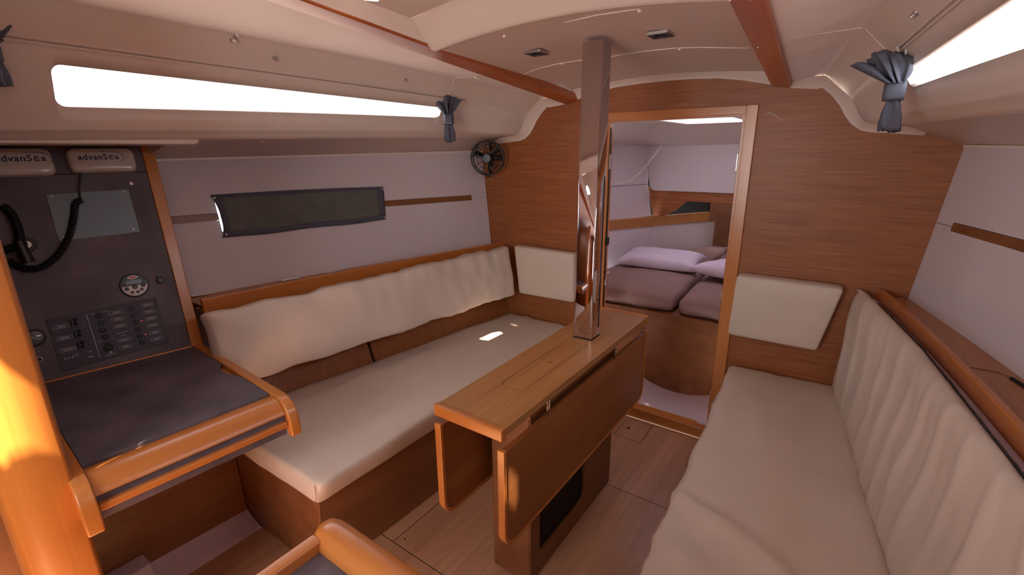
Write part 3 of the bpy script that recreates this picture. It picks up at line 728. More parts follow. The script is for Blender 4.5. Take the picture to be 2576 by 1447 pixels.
for y in (-1.16, -.672):
    for k in (-.006, .006): MB().tube([(.112, y+k, .684), (.1175, y+k, .676), (.1172, y+k, .65), (.1165, y+k, .628)], .0024, 6).build('leaf_hinge', 'chrome', t, smooth=True)
    MB().box(-.124, -.110, y-.01, y+.01, .62, .675).build('leaf_hinge', 'chrome', t)

# ---- mast post
t = thing('mast_post', 'square polished steel post standing through the table', 'post', (0, -.684, 0))
loop = rrect(-.0371, .0371, -.7188, -.6491, .006, 5)
plate('post_tube', loop, [], .0, 1.722, 'chrome', t); 
for p in bpy.data.objects['post_tube'].data.polygons: p.use_smooth = abs(p.normal.z) < .5
part('post_foot', 'black', t, -.0385, .0385, -.7205, -.6465, .6985, .7025, bev=0)
part('wire_channel', 'dark', t, .0368, .0377, -.6645, -.6575, .735, 1.30, bev=0)

# ---- ceiling lights
for k, (u, v, lb) in enumerate(((1350, 130, 'small square ceiling spotlight left of the post'), (1662, 83, ''))):
    c = ceil_pt(u, v); t = thing('ceiling_light', lb if k == 0 else 'square ceiling spotlight right of the post top', 'light', c, 'square ceiling spotlights')
    a = .0315
    plate('bezel', rrect(c.x-a, c.x+a, c.y-a, c.y+a, .003, 2), [circ(c.x, c.y, .021, 24)], c.z-.010, c.z-.0005, 'panel', t, bev=.002)
    plate('bezel_edge', rrect(c.x-a-.0025, c.x+a+.0025, c.y-a-.0025, c.y+a+.0025, .004, 2), [rrect(c.x-a, c.x+a, c.y-a, c.y+a, .003, 2)], c.z-.008, c.z, 'steel', t)
    MB().disc((c.x, c.y, c.z-.003), (0, 0, -1), .021, .003, 24).build('lens', 'tinted', t); MB().disc((c.x, c.y, c.z-.001), (0, 0, -1), .018, .001, 20).build('reflector', 'steel', t)

# ---- nav station: instrument board
A0 = P(105, 963, 'z', .70); B0 = P(490, 868, 'z', .70); T0 = P(345, 368, 'y', -1.575)
e1 = (B0-A0).normalized(); nn = e1.cross(T0-B0).normalized(); 
if nn.x < 0: nn = -nn
e2 = nn.cross(e1).normalized()
if e2.z < 0: e2 = -e2; 
NP = frame(A0, e1, e2, e1.cross(e2)) if e1.cross(e2).x > 0 else frame(A0, e1, e2, nn)
NPi = NP.inverted(); nrm = Vector((NP[0][2], NP[1][2], NP[2][2]))
def nav(u, v, h=0):
    p = Pn(u, v, nrm, A0+nrm*h); q = NPi @ p; return q.x, q.y
navt = thing('instrument_board', 'charcoal instrument board above the chart desk at far left', 'instrument board', mat=NP)
W1 = nav(345, 368)[0]; H1 = nav(345, 368)[1]
def navobj(mb, nm, mat, par=navt, **k): return mb.build(nm, mat, par, M4=NP, **k)
ysplit = nav(200, 437)[1]
navobj(MB().box(-.07, nav(400, 560)[0]+.002, -.03, ysplit-.0012, -.012, 0), 'lower_board', 'laminate', bev=.001)
navobj(MB().box(-.07, nav(400, 560)[0]+.002, ysplit+.0012, H1+.05, -.012, 0), 'upper_board', 'laminate', bev=.001)
xb = nav(400, 560)[0]+.002
ws = thing('board_frame', 'upright orange wooden strip at the right edge of the instrument board', 'trim', mat=NP)
navobj(MB().box(xb, xb+.036, -.10, H1+.03, -.06, .006), 'frame_strip', 'trimz', ws, bev=.003)
navobj(MB().box(-.07, xb, -.014, .002, 0, .012), 'base_strip', 'trimy', bev=.003)
# aluminium cover plate with four screws
q = [nav(115, 490), nav(323, 476), nav(352, 584), nav(148, 607)]
m = MB().prism([(a, b, .0005) for a, b in q], (0, 0, .0022)); navobj(m, 'cover_plate', 'plate', bev=.0006)
for u, v in ((130, 495), (311, 484), (335, 577), (159, 597)):
    a, b = nav(u, v); s_ = navobj(MB().disc((a, b, .0026), (0, 0, 1), .0042, .002, 16, .003), 'screw', 'steel'); navobj(MB().disc((a, b, .0046), (0, 0, 1), .0018, .0003, 6), 'screw_slot', 'black', s_)
a, b = nav(330, 462); navobj(MB().disc((a, b, 0), (0, 0, 1), .0068, .0035, 20, .0052), 'screw', 'chrome', bev=.0006)
navobj(MB().box(a-.006, a+.006, b-.0008, b+.0008, .0034, .0038), 'screw_slot', 'black')
# two wireless handsets
def text_mesh(body, size):
    c = bpy.data.curves.new('t', 'FONT'); c.body = body; c.size = size; c.extrude = .0002; c.resolution_u = 3; c.space_character = 1.08; c.offset = .0004
    o = bpy.data.objects.new('t', c); col.objects.link(o); dg = bpy.context.evaluated_depsgraph_get()
    me = bpy.data.meshes.new_from_object(o.evaluated_get(dg)); bpy.data.objects.remove(o); return me
def handset(u0, u1, v0, v1, label, cx_=None):
    (a0, b1), (a1, _), (_, b0) = nav(u0, v0, .03), nav(u1, v0, .03), nav((u0+u1)/2, v1, .0)
    if cx_ is not None: pass
    t = thing('handset', label, 'handset', mat=NP @ Matrix.Translation((0, 0, 0)), group='ivory handsets hanging on the instrument board')
    w_, h_ = a1-a0, b1-b0; cxx, cyy = (a0+a1)/2, (b0+b1)/2
    def ringz(z, k, rr): return [(cxx+(x)*1, cyy+y, z) for x, y in rrect(-w_/2*k, w_/2*k, -h_/2*k, h_/2*k, rr, 6)]
    m = MB().grid([ringz(.0, 1.0, .018), ringz(.006, 1.02, .019), ringz(.0075, .99, .018), ringz(.020, 1.0, .019), ringz(.025, .985, .02), ringz(.0285, .95, .02), ringz(.031, .85, .019), ringz(.0325, .6, .014), ringz(.033, .3, .007)], True)
    m.f += [tuple(range(28)), tuple(range(8*28, 9*28))]
    sh_ = navobj(m, 'shell', 'handset', t, smooth=True)
    me = text_mesh('advanS', h_*.33); xs_ = [v.co.x for v in me.vertices]; wt = max(xs_)
    me.transform(Matrix.Translation((cxx-w_*.36, cyy+.0, .0333))); me.transform(NP); link('lettering', me, M['ink'], sh_)
    me = text_mesh('\u0454', h_*.33); we = max(v.co.x for v in me.vertices); me.transform(Matrix.Translation((cxx-w_*.36+wt+h_*.035, cyy, .0333))); me.transform(NP); link('lettering', me, M['ink'], sh_)
    me = text_mesh('a', h_*.33); me.transform(Matrix.Translation((cxx-w_*.36+wt+we+h_*.07, cyy, .0333))); me.transform(NP); link('lettering', me, M['ink'], sh_)
    ex = cxx-w_*.36+wt+we*.6; ey = cyy+h_*.09
    pts = [(ex+h_*.42*math.cos(th)*1.1, ey+h_*.25*math.sin(th)-.001, .0334) for th in [math.radians(115-k*14) for k in range(13)]]
    m = MB().tube(pts, lambda f_: .0002+.0009*math.sin(max(.02, min(.98, f_))*PI), 4); m.disc((ex-h_*.22, ey+h_*.235, .033), (0, 0, 1), .0018, .0006, 12)
    navobj(m, 'logo_arc', 'ink', sh_)
    return t
h1 = handset(163, 333, 372, 436, 'ivory handset with a coiled cable, right of the pair')
h2 = handset(-48, 124, 372, 446, 'ivory handset cut off by the left picture edge')
# coiled cables
def coil(path, r, turns, wire, par=None, a0=0):
    path = [Vector(p) for p in catmull([tuple(p) for p in path], 12)]; L_ = [0]
    for a, b in zip(path, path[1:]): L_.append(L_[-1]+(b-a).length)
    out = []; N = turns*12; up = None
    for i in range(N+1):
        t_ = L_[-1]*i/N; k = 0
        while k < len(L_)-2 and L_[k+1] < t_: k += 1
        f_ = (t_-L_[k])/max(1e-9, L_[k+1]-L_[k]); p = path[k].lerp(path[k+1], f_); d = (path[k+1]-path[k]).normalized()
        if up is None: up = d.orthogonal().normalized()
        up = (up-d*up.dot(d)).normalized(); sd_ = d.cross(up); th = 2*PI*i/12
        out.append(p+(up*math.cos(th)+sd_*math.sin(th))*r)
    return MB().tube(out, wire, 6)
def nv(u, v, h): a, b = nav(u, v, h); return (a, b, h)
ct = thing('coiled_cable', 'black cable hanging straight then coiled under the right handset', 'cable', mat=NP)
navobj(MB().tube(catmull([nv(203, 432, .016), nv(202, 450, .014), nv(199, 475, .012), nv(202, 495, .012), nv(206, 506, .013)], 6), .0028, 8), 'lead', 'cable', ct, smooth=True)
navobj(coil([nv(204, 503, .014), nv(190, 512, .014), nv(186, 545, .014), nv(176, 588, .014), nv(155, 630, .014), nv(122, 663, .014), nv(85, 677, .014), nv(50, 672, .014), nv(20, 655, .014)], .0085, 44, .0026), 'coil', 'cable', ct, smooth=True)
ct = thing('coiled_cable', 'black coiled cable curling down beside the reading lamp', 'cable', mat=NP)
navobj(coil([nv(5, 518, .016), nv(22, 530, .016), nv(40, 560, .016), nv(50, 600, .018), nv(40, 620, .02), nv(15, 628, .02), nv(-20, 640, .018)], .0095, 34, .0028), 'coil', 'cable', ct, smooth=True)
# reading lamp
lt = thing('reading_lamp', 'small black reading lamp on a round base at the left edge', 'lamp', mat=NP)
a, b = nav(68, 616); navobj(MB().disc((a, b, 0), (0, 0, 1), .0235, .006, 32, .0225), 'base', 'black', lt, bev=.001)
navobj(MB().disc((a, b, .005), (0, 0, 1), .0105, .002, 20), 'base_ring', 'steel', lt)
L0, L1 = Vector(nv(48, 610, .05)), Vector(nv(72, 664, .05))
navobj(MB().tube([(a, b, .0), (a-.004, b+.004, .03), tuple(L0)], .006, 10), 'arm', 'black', lt, smooth=True)
dv = (L1-L0).normalized(); navobj(MB().disc(tuple(L0-dv*.004), tuple(dv), .0135, (L1-L0).length+.002, 28, .0165), 'shade', 'black', lt, bev=.0015)
navobj(MB().disc(tuple(L1-dv*.0008), tuple(dv), .0125, .001, 20), 'lens', 'handset', lt)
# marine stereo remote
rt = thing('stereo_remote', 'round black remote with a grey display and eight buttons', 'remote control', mat=NP)
a, b = nav(338, 718); R_ = (nav(377, 716)[0]-nav(300, 720)[0])/2
navobj(MB().disc((a, b, 0), (0, 0, 1), R_, .006, 40, R_*.96), 'bezel', 'black', rt, bev=.0015)
z = .0062
loop = [(R_*.86*math.cos(th), R_*.86*math.sin(th)) for th in [math.radians(198+14.4*k) for k in range(11)]]; loop = [(x, min(y, -R_*.06)) for x, y in loop]
loop = [(-R_*.84, -R_*.02)]+loop+[(R_*.84, -R_*.02)]
navobj(MB().prism([(a+x, b+y, z-.0005) for x, y in loop], (0, 0, .0012)), 'key_field', 'white', rt)
navobj(MB().box(a-R_*.52, a+R_*.52, b+R_*.12, b+R_*.44, z, z+.0006), 'display', 'lcd', rt)
m = MB(); m.prism([(a+x*R_, b+y*R_, z) for x, y in [(-.42, .66), (-.2, .78), (0, .82), (.2, .78), (.42, .66), (.2, .56), (0, .53), (-.2, .56)]], (0, 0, .0008)); navobj(m, 'logo_patch', 'white', rt)
m = MB(); m.prism([(a+x*R_, b+y*R_, z+.0008) for x, y in [(-.27, .67), (-.12, .73), (.12, .73), (.27, .67), (.12, .61), (-.12, .61)]], (0, 0, .0006)); navobj(m, 'power_button', 'redp', rt)
for x, y, r_ in ((0, -.14, .2), (-.56, -.22, .17), (.56, -.1, .17), (.40, -.42, .13), (.1, -.58, .13), (-.27, -.56, .13)):
    bt_ = navobj(MB().disc((a+x*R_, b+y*R_, z), (0, 0, 1), r_*R_, .0018, 18, r_*R_*.9), 'button', 'panel', rt)
    navobj(MB().box(a+x*R_-r_*R_*.35, a+x*R_+r_*R_*.35, b+y*R_-.0004, b+y*R_+.0004, z+.0018, z+.002), 'button_mark', 'print', bt_)
# capped socket and small round items
t = thing('power_socket', 'capped black socket right of the round remote', 'socket', mat=NP)
a, b = nav(403, 705); navobj(MB().disc((a, b, 0), (0, 0, 1), .0125, .010, 24, .0115), 'cap', 'black', t, bev=.0015); navobj(MB().disc((a, b, .01), (0, 0, 1), .0095, .004, 20, .008), 'cap_knob', 'black', t); navobj(MB().box(a-.006, a+.003, b+.010, b+.020, .0, .006), 'hinge_tab', 'black', t, bev=.001)
t = thing('gauge', 'round black gauge with a domed clear lens beside the wooden post', 'gauge', mat=NP)
a, b = nav(86, 850); navobj(MB().disc((a, b, 0), (0, 0, 1), .0275, .010, 36, .0255), 'rim', 'black', t, bev=.002)
navobj(MB().disc((a, b, .0102), (0, 0, 1), .0225, .0006, 32), 'dial', 'lcd', t)
m = MB().ball((0, 0, 0), .0238, 28, 8, (1, 1, .35), half=True); m.v = [v+Vector((a, b, .0102)) for v in m.v]; navobj(m, 'domed_lens', 'lens', t, smooth=True)
navobj(MB().box(a-.012, a+.001, b-.001, b+.001, .0112, .0116), 'needle', 'print', t)
t = thing('push_knob', 'small black push knob with a hexagonal nut below the gauge', 'knob', mat=NP)
a, b = nav(100, 904); navobj(MB().disc((a, b, 0), (0, 0, 1), .0082, .0025, 6), 'hex_nut', 'steel', t); navobj(MB().disc((a, b, .0025), (0, 0, 1), .0056, .007, 18, .005), 'knob', 'black', t, bev=.001)
# switch panel
t = thing('switch_panel', 'dark switch panel with breakers, round switches and white print', 'switch panel', mat=NP)
q = [nav(115, 805), nav(392, 747), nav(426, 861), nav(155, 935)]
navobj(MB().prism([(a, b, .0003) for a, b in q], (0, 0, .0022)), 'face_plate', 'panel', t, bev=.0006)
z = .0026
for u, v in ((119, 807), (215, 786), (389, 749), (421, 858), (253, 904), (160, 930)):
    a, b = nav(u, v); navobj(MB().disc((a, b, z), (0, 0, 1), .0026, .001, 12), 'screw', 'black', t)
def line(u0, v0, u1, v1, w_=.0005, nm='print_line', mat='print'):
    a, b = Vector(nv(u0, v0, z)), Vector(nv(u1, v1, z)); d = (b-a).normalized(); n_2 = Vector((-d.y, d.x, 0))*w_
    return [a-n_2, b-n_2, b+n_2, a+n_2]
navobj(MB().prism(line(217, 791, 252, 901, .0006), (0, 0, .0002)), 'divider', 'print', t)
def label_box(u, v, w_, h_, rows=2):
    a, b = nav(u, v); m = MB()
    o_, i_ = rrect(a-w_, a+w_, b-h_, b+h_, .002, 3), rrect(a-w_+.0006, a+w_-.0006, b-h_+.0006, b+h_-.0006, .0015, 3)
    m.grid([[(x, y, z+.0001) for x, y in o_], [(x, y, z+.0001) for x, y in i_]], True)
    rnd = random.Random(int(u*7+v))
    for r_ in range(rows):
        y = b+.0016-(.0031*r_); x = a-w_*rnd.uniform(.45, .7); xe_ = -x+2*a
        while x < xe_:
            d = rnd.uniform(.0006, .0013); m.prism([(x, y-.0006, z), (x+d, y-.0006, z), (x+d, y+.0006, z), (x, y+.0006, z)], (0, 0, .0002)); x += d+.0004
    navobj(m, 'label_frame', 'print', t)
for u, v in ((154, 822), (163, 850), (172, 879)): label_box(u, v, .0195, .0052)
for u, v in ((291, 786), (296, 803), (301, 820), (312, 855), (317, 872)): label_box(u, v, .0175, .0050)
for u, v in ((370, 767), (375, 784), (379, 801), (384, 818), (389, 836), (394, 852)): label_box(u, v, .0165, .0050)
def sw(u, v, r_=.0092, nm='round_switch'):
    a, b = nav(u, v); m = MB().disc((a, b, z), (0, 0, 1), r_, .004, 22, r_*.92); m.disc((a, b, z+.004), (0, 0, 1), r_*.68, .0022, 16, r_*.5); o_ = navobj(m, nm, 'black', t, bev=.0006)
    navobj(MB().box(a-.003, a+.003, b-.0003, b+.0003, z+.0062, z+.0064), 'switch_mark', 'plate', o_)
for u, v in ((249, 794), (254, 812), (259, 830), (265, 848)): sw(u, v)
for u, v in ((332, 776), (337, 793), (342, 810), (347, 828), (352, 845), (357, 861)): sw(u, v, .0086)
a, b = nav(274, 874); m = MB().disc((a, b, z), (0, 0, 1), .0145, .005, 28, .0135); m.disc((a, b, z+.005), (0, 0, 1), .010, .003, 20, .008); m.box(a-.0055, a+.0045, b+.012, b+.018, z, z+.004); navobj(m, 'power_outlet', 'black', t, bev=.001)
navobj(MB().box(a-.002, a+.004, b-.019, b-.0145, z, z+.001), 'outlet_tab', 'steel', t)
for u, v in ((182, 811), (191, 840), (200, 868)):
    a, b = nav(u, v); m = MB()
    m.box(a-.004, a+.003, b-.012, b+.010, z, z+.007)
    for dx, dy in ((.008, .007), (.008, -.006)): m.disc((a+dx, b+dy, z), (0, 0, 1), .0052, .006, 14, .0046)
    o = navobj(m, 'breaker', 'black', t, bev=.001)
    for dx, dy in ((.008, .007), (.008, -.006)): 
        mm = MB().ball((0, 0, 0), .0046, 12, 5, half=True); mm.v = [v_+Vector((a+dx, b+dy, z+.0055)) for v_ in mm.v]; navobj(mm, 'breaker_knob', 'black', o, smooth=True)
    for dx, dy in ((.021, .010), (.0215, -.003)): navobj(MB().disc((a+dx, b+dy, z), (0, 0, 1), .0024, .0006, 8), 'dimple', 'black', t)
for u, v in ((212, 807), (221, 834), (230, 862)): a, b = nav(u, v); navobj(MB().disc((a, b, z), (0, 0, 1), .0012, .0006, 10), 'dot', 'print', t)
for u, v in ((356, 807), (366, 841)): a, b = nav(u, v); navobj(MB().disc((a, b, z), (0, 0, 1), .0017, .0016, 10), 'led', 'red', t)
for (u0, v0, u1, v1) in ((227, 791, 238, 789), (258, 785, 271, 782), (293, 841, 322, 833), (303, 846, 317, 842), (247, 860, 257, 858), (280, 852, 289, 850), (268, 895, 291, 888), (219, 887, 232, 883), (223, 898, 235, 895), (223, 900, 235, 897)):
    navobj(MB().prism(line(u0, v0, u1, v1, .0005), (0, 0, .0002)), 'print_line', 'print', t)
for u, v in ((165, 902), (174, 900), (184, 897)):
    a, b = nav(u, v); m = MB(); T_ = [(a-.0032, b-.0025), (a+.0032, b-.0025), (a, b+.0032)]; I_ = [(a+(x-a)*.7, b+(y-b)*.7) for x, y in T_]
    m.grid([[(x, y, z+.0001) for x, y in T_], [(x, y, z+.0001) for x, y in I_]], True); m.box(a-.0003, a+.0003, b-.001, b+.001, z, z+.0002); navobj(m, 'warning_triangle', 'print', t)
a, b = nav(194, 893); m = MB(); o_, i_ = rrect(a-.0035, a+.0035, b-.0025, b+.0025, .0008, 2), rrect(a-.0028, a+.0028, b-.0018, b+.0018, .0005, 2); m.grid([[(x, y, z+.0001) for x, y in o_], [(x, y, z+.0001) for x, y in i_]], True); navobj(m, 'book_symbol', 'print', t)
# moulded eyebrow over the board
m = MB(); r_ = []
for s in [1.49, 1.495, 1.51]+[1.56+.1*k for k in range(9)]:
    k = 0 if s < 1.492 else (.6 if s < 1.5 else 1); x = Ep(s)[0]; xm = x+.11; zt, zb = 1.441, 1.4115
    zm = (zt+zb)/2; hz = (zt-zb)/2
    r_.append([(-(x+.004), -s, zm+hz*k+.004), (-(x-.008*k), -s, zm+hz*.6*k), (-(x-.008*k), -s, zm-hz*.6*k), (-(x+.004), -s, zm-hz*k), (-(x+.30), -s, 1.432), (-(x+.30), -s, 1.445)])
m.grid(r_, True); m.f += [tuple(range(6))]
m.build('trim_8', 'liner', kind='structure', smooth=False, bev=.004)

# ---- nav desk
D0 = P(205, 1172, 'z', .70); D1 = P(676, 990, 'z', .70); ey = (D1-D0).normalized(); ex = Vector((ey.y, -ey.x, 0)); W_ = (D1-D0).length
DM = frame(D0, ex, ey, (0, 0, 1)); DMi = DM.inverted()
def dk(u, v, z=.70): q = DMi @ P(u, v, 'z', z); return q.x, q.y
bL, bR = dk(105, 963), dk(490, 868)
dt = thing('chart_desk', 'chart desk with charcoal lid and rounded orange wooden front', 'desk', mat=DM)
def dobj(mb, nm, mat, **k): return mb.build(nm, mat, dt, M4=DM, **k)
nx = dk(575, 927)
hy = W_; hb = (dk(132, 982)[0]+dk(500, 880)[0])/2
plate('lid', [(0, 0), (0, hy), (nx[0]-.055, hy), (nx[0]-.05, hy-.012), (nx[0]-.035, hy-.026), (nx[0]-.012, hy-.026), (nx[0]-.004, hy-.006), (nx[0]+.0, hy), (nx[0]-.0005, hy)][0:0] or
      [(0, 0), (0, hy), (dk(610, 950)[0], hy), (dk(598, 943)[0], hy-.006), (dk(585, 935)[0], hy-.020), (dk(562, 926)[0], hy-.020), (dk(555, 917)[0], hy-.002), (dk(553, 914)[0], hy), (hb, hy), (hb, 0)], [], -.012, 0, 'laminate', dt, M4=DM, bev=.0012)
dobj(MB().prism([(hb-.002, 0, -.012), (hb-.002, hy, -.012), (bR[0], hy, -.012), (bL[0], 0, -.012)], (0, 0, .0115)), 'rear_strip', 'laminate')
dobj(MB().box(-.62, .006, .0, hy, -.075, -.0125), 'desk_box', 'trimy')
dobj(MB().box(.0, .012, .0, hy, -.045, -.010), 'lid_stop', 'trimy')
fx = [(.010, -.012), (.016, -.003), (.028, -.001), (.045, -.003), (.062, -.010), (.076, -.020), (.085, -.031), (.089, -.040), (.060, -.042), (.02, -.03)]
dobj(MB().grid([[(x, y, z_) for x, z_ in fx] for y in (.0, hy)], True), 'front_roll', 'trimy', smooth=False, bev=.0015)
dobj(MB().box(.02, .082, .0, hy, -.085, -.040), 'front_panel', 'laminate')
dobj(MB().box(.078, .096, .0, hy, -.077, -.060), 'front_strip', 'trimy', bev=.003)
dobj(MB().box(-.3, .080, .0, hy, -.104, -.085), 'underside', 'laminate')
def cheek(y0, y1, xb_, ext=.0):
    pr = [(xb_, -.10), (xb_, .0015), (.0, .0035), (.035, .004), (.060, .0), (.082, -.010), (.098, -.026), (.108, -.050), (.112, -.085), (.110, -.105-ext), (.088, -.109-ext), (.080, -.09), (.03, -.10)]
    dobj(MB().prism([(x, y0, z_) for x, z_ in pr], (0, y1-y0, 0)), 'end_cheek', 'trimx', bev=.004)
cheek(hy+.001, hy+.030, bR[0]-.01); cheek(-.032, -.001, bL[0], .012)
# cupboard board under the desk, white moulding along the floor
MB().hexa([(-1.02, -2.05, .0), (-1.005, -1.573, .0), (-1.04, -1.573, .0), (-1.06, -2.05, .0), (-1.10, -2.05, .60), (-1.06, -1.573, .60), (-1.12, -1.573, .60), (-1.16, -2.05, .60)]).build('wall_panel', 'bulkv', bpy.data.objects['wall_left'])
ml = MB().grid([[(-.905, y, -.002), (-.915, y, .004), (-.945, y, .010), (-.975, y, .018), (-.995, y, .030), (-1.03, y, .045)] for y in (-2.1, -1.9, -1.75, -1.573)]).build('baseboard_left', 'pan', kind='structure', smooth=True)
MB().hexa([(-.93, -2.05, 0), (-.93, -1.90, 0), (-1.02, -1.90, 0), (-1.02, -2.05, 0), (-.95, -2.05, .085), (-.955, -1.905, .085), (-1.03, -1.905, .085), (-1.03, -2.05, .085)]).build('floor_step', 'pan', ml, bev=.008)
# ---- wooden partition post
t = thing('partition_post', 'thick rounded orange wooden post at the left picture edge', 'post', (-.55, -2.12, 0))
px_ = [(-.62, -2.064), (-.562, -2.070), (-.545, -2.078), (-.541, -2.116), (-.544, -2.150), (-.562, -2.178), (-.58, -2.184), (-.62, -2.186)]
MB().prism([(x, y, 0) for x, y in px_], (0, 0, 1.72)).build('post', 'trimz', t, bev=.004)
MB().box(-1.5, -.60, -2.165, -2.085, 0, 1.70).build('partition', 'bulk', t)
MB().box(-.80, -.78, -3.2, -2.17, 0, 1.75).build('wall_aft', 'bulkv', kind='structure')
# ---- galley counter in the foreground
t = thing('galley_counter', 'dark counter corner with a thick orange wooden rail in the foreground', 'counter', (.6, -2.05, 0))
k0 = P(820, 1350, 'z', .8)
MB().box(.150, 1.10, -2.60, -1.895, 0, .775).build('cabinet', 'bulkv', t); MB().box(.158, 1.10, -2.60, -1.902, .775, .785).build('worktop', 'laminate', t)
# thick rail across, its end turned down over the corner
def railprof(c, ax, w2, h): return None
m = MB(); r_ = []
for x, k in ((.128, .50), (.131, .74), (.137, .90), (.148, .98), (.165, 1.0), (.30, 1.0), (.60, 1.0), (1.08, 1.0)):
    y0, y1, zt, zb = -1.926, -1.866, .812, .762
    ym = (y0+y1)/2; hy_ = (y1-y0)/2*k; zt2 = zb+(zt-zb)*(.55+.45*k)
    r_.append([(x, ym-hy_, zb), (x, ym-hy_, zt2-.018), (x, ym-hy_+.005, zt2-.008), (x, ym-hy_*.45, zt2-.001), (x, ym, zt2), (x, ym+hy_*.45, zt2-.002), (x, ym+hy_-.008, zt2-.010), (x, ym+hy_, zt2-.024), (x, ym+hy_, zb)])
m.grid(r_, True); m.f += [tuple(range(9)), tuple(range(63, 72))]
m.build('thick_rail', 'trimx', t, smooth=True)
MB().box(.136, .160, -2.60, -1.918, .762, .804).build('thin_rail', 'trimy', t, bev=.004)
# ---- fan
c = Vector((-.918, -.10, 1.350)); ax = Vector((.45, -1, -.05)).normalized()
t = thing('cabin_fan', 'small black fan with a wire guard in the upper left bulkhead corner', 'fan', c)
a_ = ax.orthogonal().normalized(); up = Vector((0, 0, 1)); rt_ = ax.cross(up).normalized()*-1; up = rt_.cross(ax)*1
if up.z < 0: up = -up
def fp(r_, th, d=0): return c+ax*d+(rt_*math.cos(th)+up*math.sin(th))*r_
for k, (r_, d, w_) in enumerate(((.090, .018, .0042), (.072, .030, .0016), (.054, .036, .0016), (.090, -.022, .0030))):
    MB().tube([fp(r_, 2*PI*i/40, d) for i in range(40)], w_, 6, True).build('guard_ring', 'black', t, smooth=True)
for i in range(9):
    th = 2*PI*i/9+.2; MB().tube([fp(.022, th, .040), fp(.054, th, .036), fp(.072, th, .030), fp(.090, th, .018), fp(.094, th, 0), fp(.090, th, -.022)], .0013, 5).build('guard_wire', 'black', t)
for i in range(3):
    th = 2*PI*i/3-PI/2+.15; m = MB(); rr = []
    for j in range(6):
        r_ = .02+.058*j/5; wd = .30-.13*j/5; rr.append([fp(r_, th-wd, -.004-.006), fp(r_, th, -.002), fp(r_, th+wd, .008)])
    m.grid(rr); o = m.build('blade', 'black', t, smooth=True); solid(o, .003, 0)
MB().disc(c-ax*.045, ax, .027, .078, 24, .024).build('motor', 'black', t, bev=.003)
for sg in (-1, 1): MB().tube([c+up*sg*.094, c+up*sg*.100-ax*.02, c+up*sg*.085-ax*.055, c+up*sg*.03-ax*.075], .007, 8).build('yoke', 'black', t, smooth=True)
MB().disc(c+up*.094, up, .014, .014, 16, .013).build('pivot_knob', 'black', t, bev=.002); MB().disc(c-up*.094, -up, .010, .008, 16).build('pivot_knob', 'black', t, bev=.002)
MB().tube([c-ax*.06, Vector((-.90, -.001, 1.35))], .018, 12).build('mount', 'black', t)
MB().ball(P(1225, 411, 'y', -.14), .0028, 8, 5).build('indicator', 'steel', t, smooth=True)
# ---- cloth over the left portlight
t = thing('portlight_curtain', 'dark grey cloth snapped over the left hull portlight', 'curtain', (-1.3, -1, 1.15))
def hull_f(p): return -p.x-(Hx(-p.y, p.z)-.012)
cc = [Pf(u, v, hull_f) for u, v in ((530, 491), (965, 470), (972, 552), (562, 598))]
rr = []
NU, NV_ = 48, 14
for j in range(NV_+1):
    v = j/NV_; row = []
    for i in range(NU+1):
        u = i/NU
        tp_, bt = cc[0].lerp(cc[1], u), cc[3].lerp(cc[2], u); p = tp_.lerp(bt, v)
        p.y += .010*math.exp(-u*22)*math.sin(v*PI)**.6
        p.z += (.004*math.sin(u*PI) if v < .01 else 0)+(-.004*math.sin(u*3*PI)*v*math.sin(u*PI))
        p.z += -.006*v*math.sin(u*PI)
        x = -(Hx(-p.y, p.z)-.004); bulge = .014*math.sin(v*PI)*math.exp(-u*5)+.003*abs(nz(u*9, v*2, 3))+.0035*nz(u*6+v*2, v*5, 1)*math.sin(v*PI)+.002
        row.append((x+bulge, p.y, p.z))
    rr.append(row)
m = MB().grid(rr); o = m.build('cloth', 'blind', t, smooth=True); solid(o, .0012, 1)
def strip(i0, i1, j0, j1, nm):
    sub = [[Vector(rr[j][i])+Vector((.0016, 0, 0)) for i in range(i0, i1+1)] for j in range(j0, j1+1)]
    o = MB().grid(sub).build(nm, 'cloth', t, smooth=True); solid(o, .0012, -1)
strip(0, NU, 0, 1, 'hem'); strip(0, NU, 12, 14, 'hem'); strip(NU-2, NU, 1, 12, 'hem'); strip(0, 2, 1, 12, 'hem')
for u, v in ((539, 499), (961, 475), (967, 547), (569, 590)):
    p = Pf(u, v, lambda p: -p.x-(Hx(-p.y, p.z)-.010)); MB().disc(p, (1, -.2, 0), .0058, .003, 18, .0045).build('snap', 'steel', t, bev=.0006)
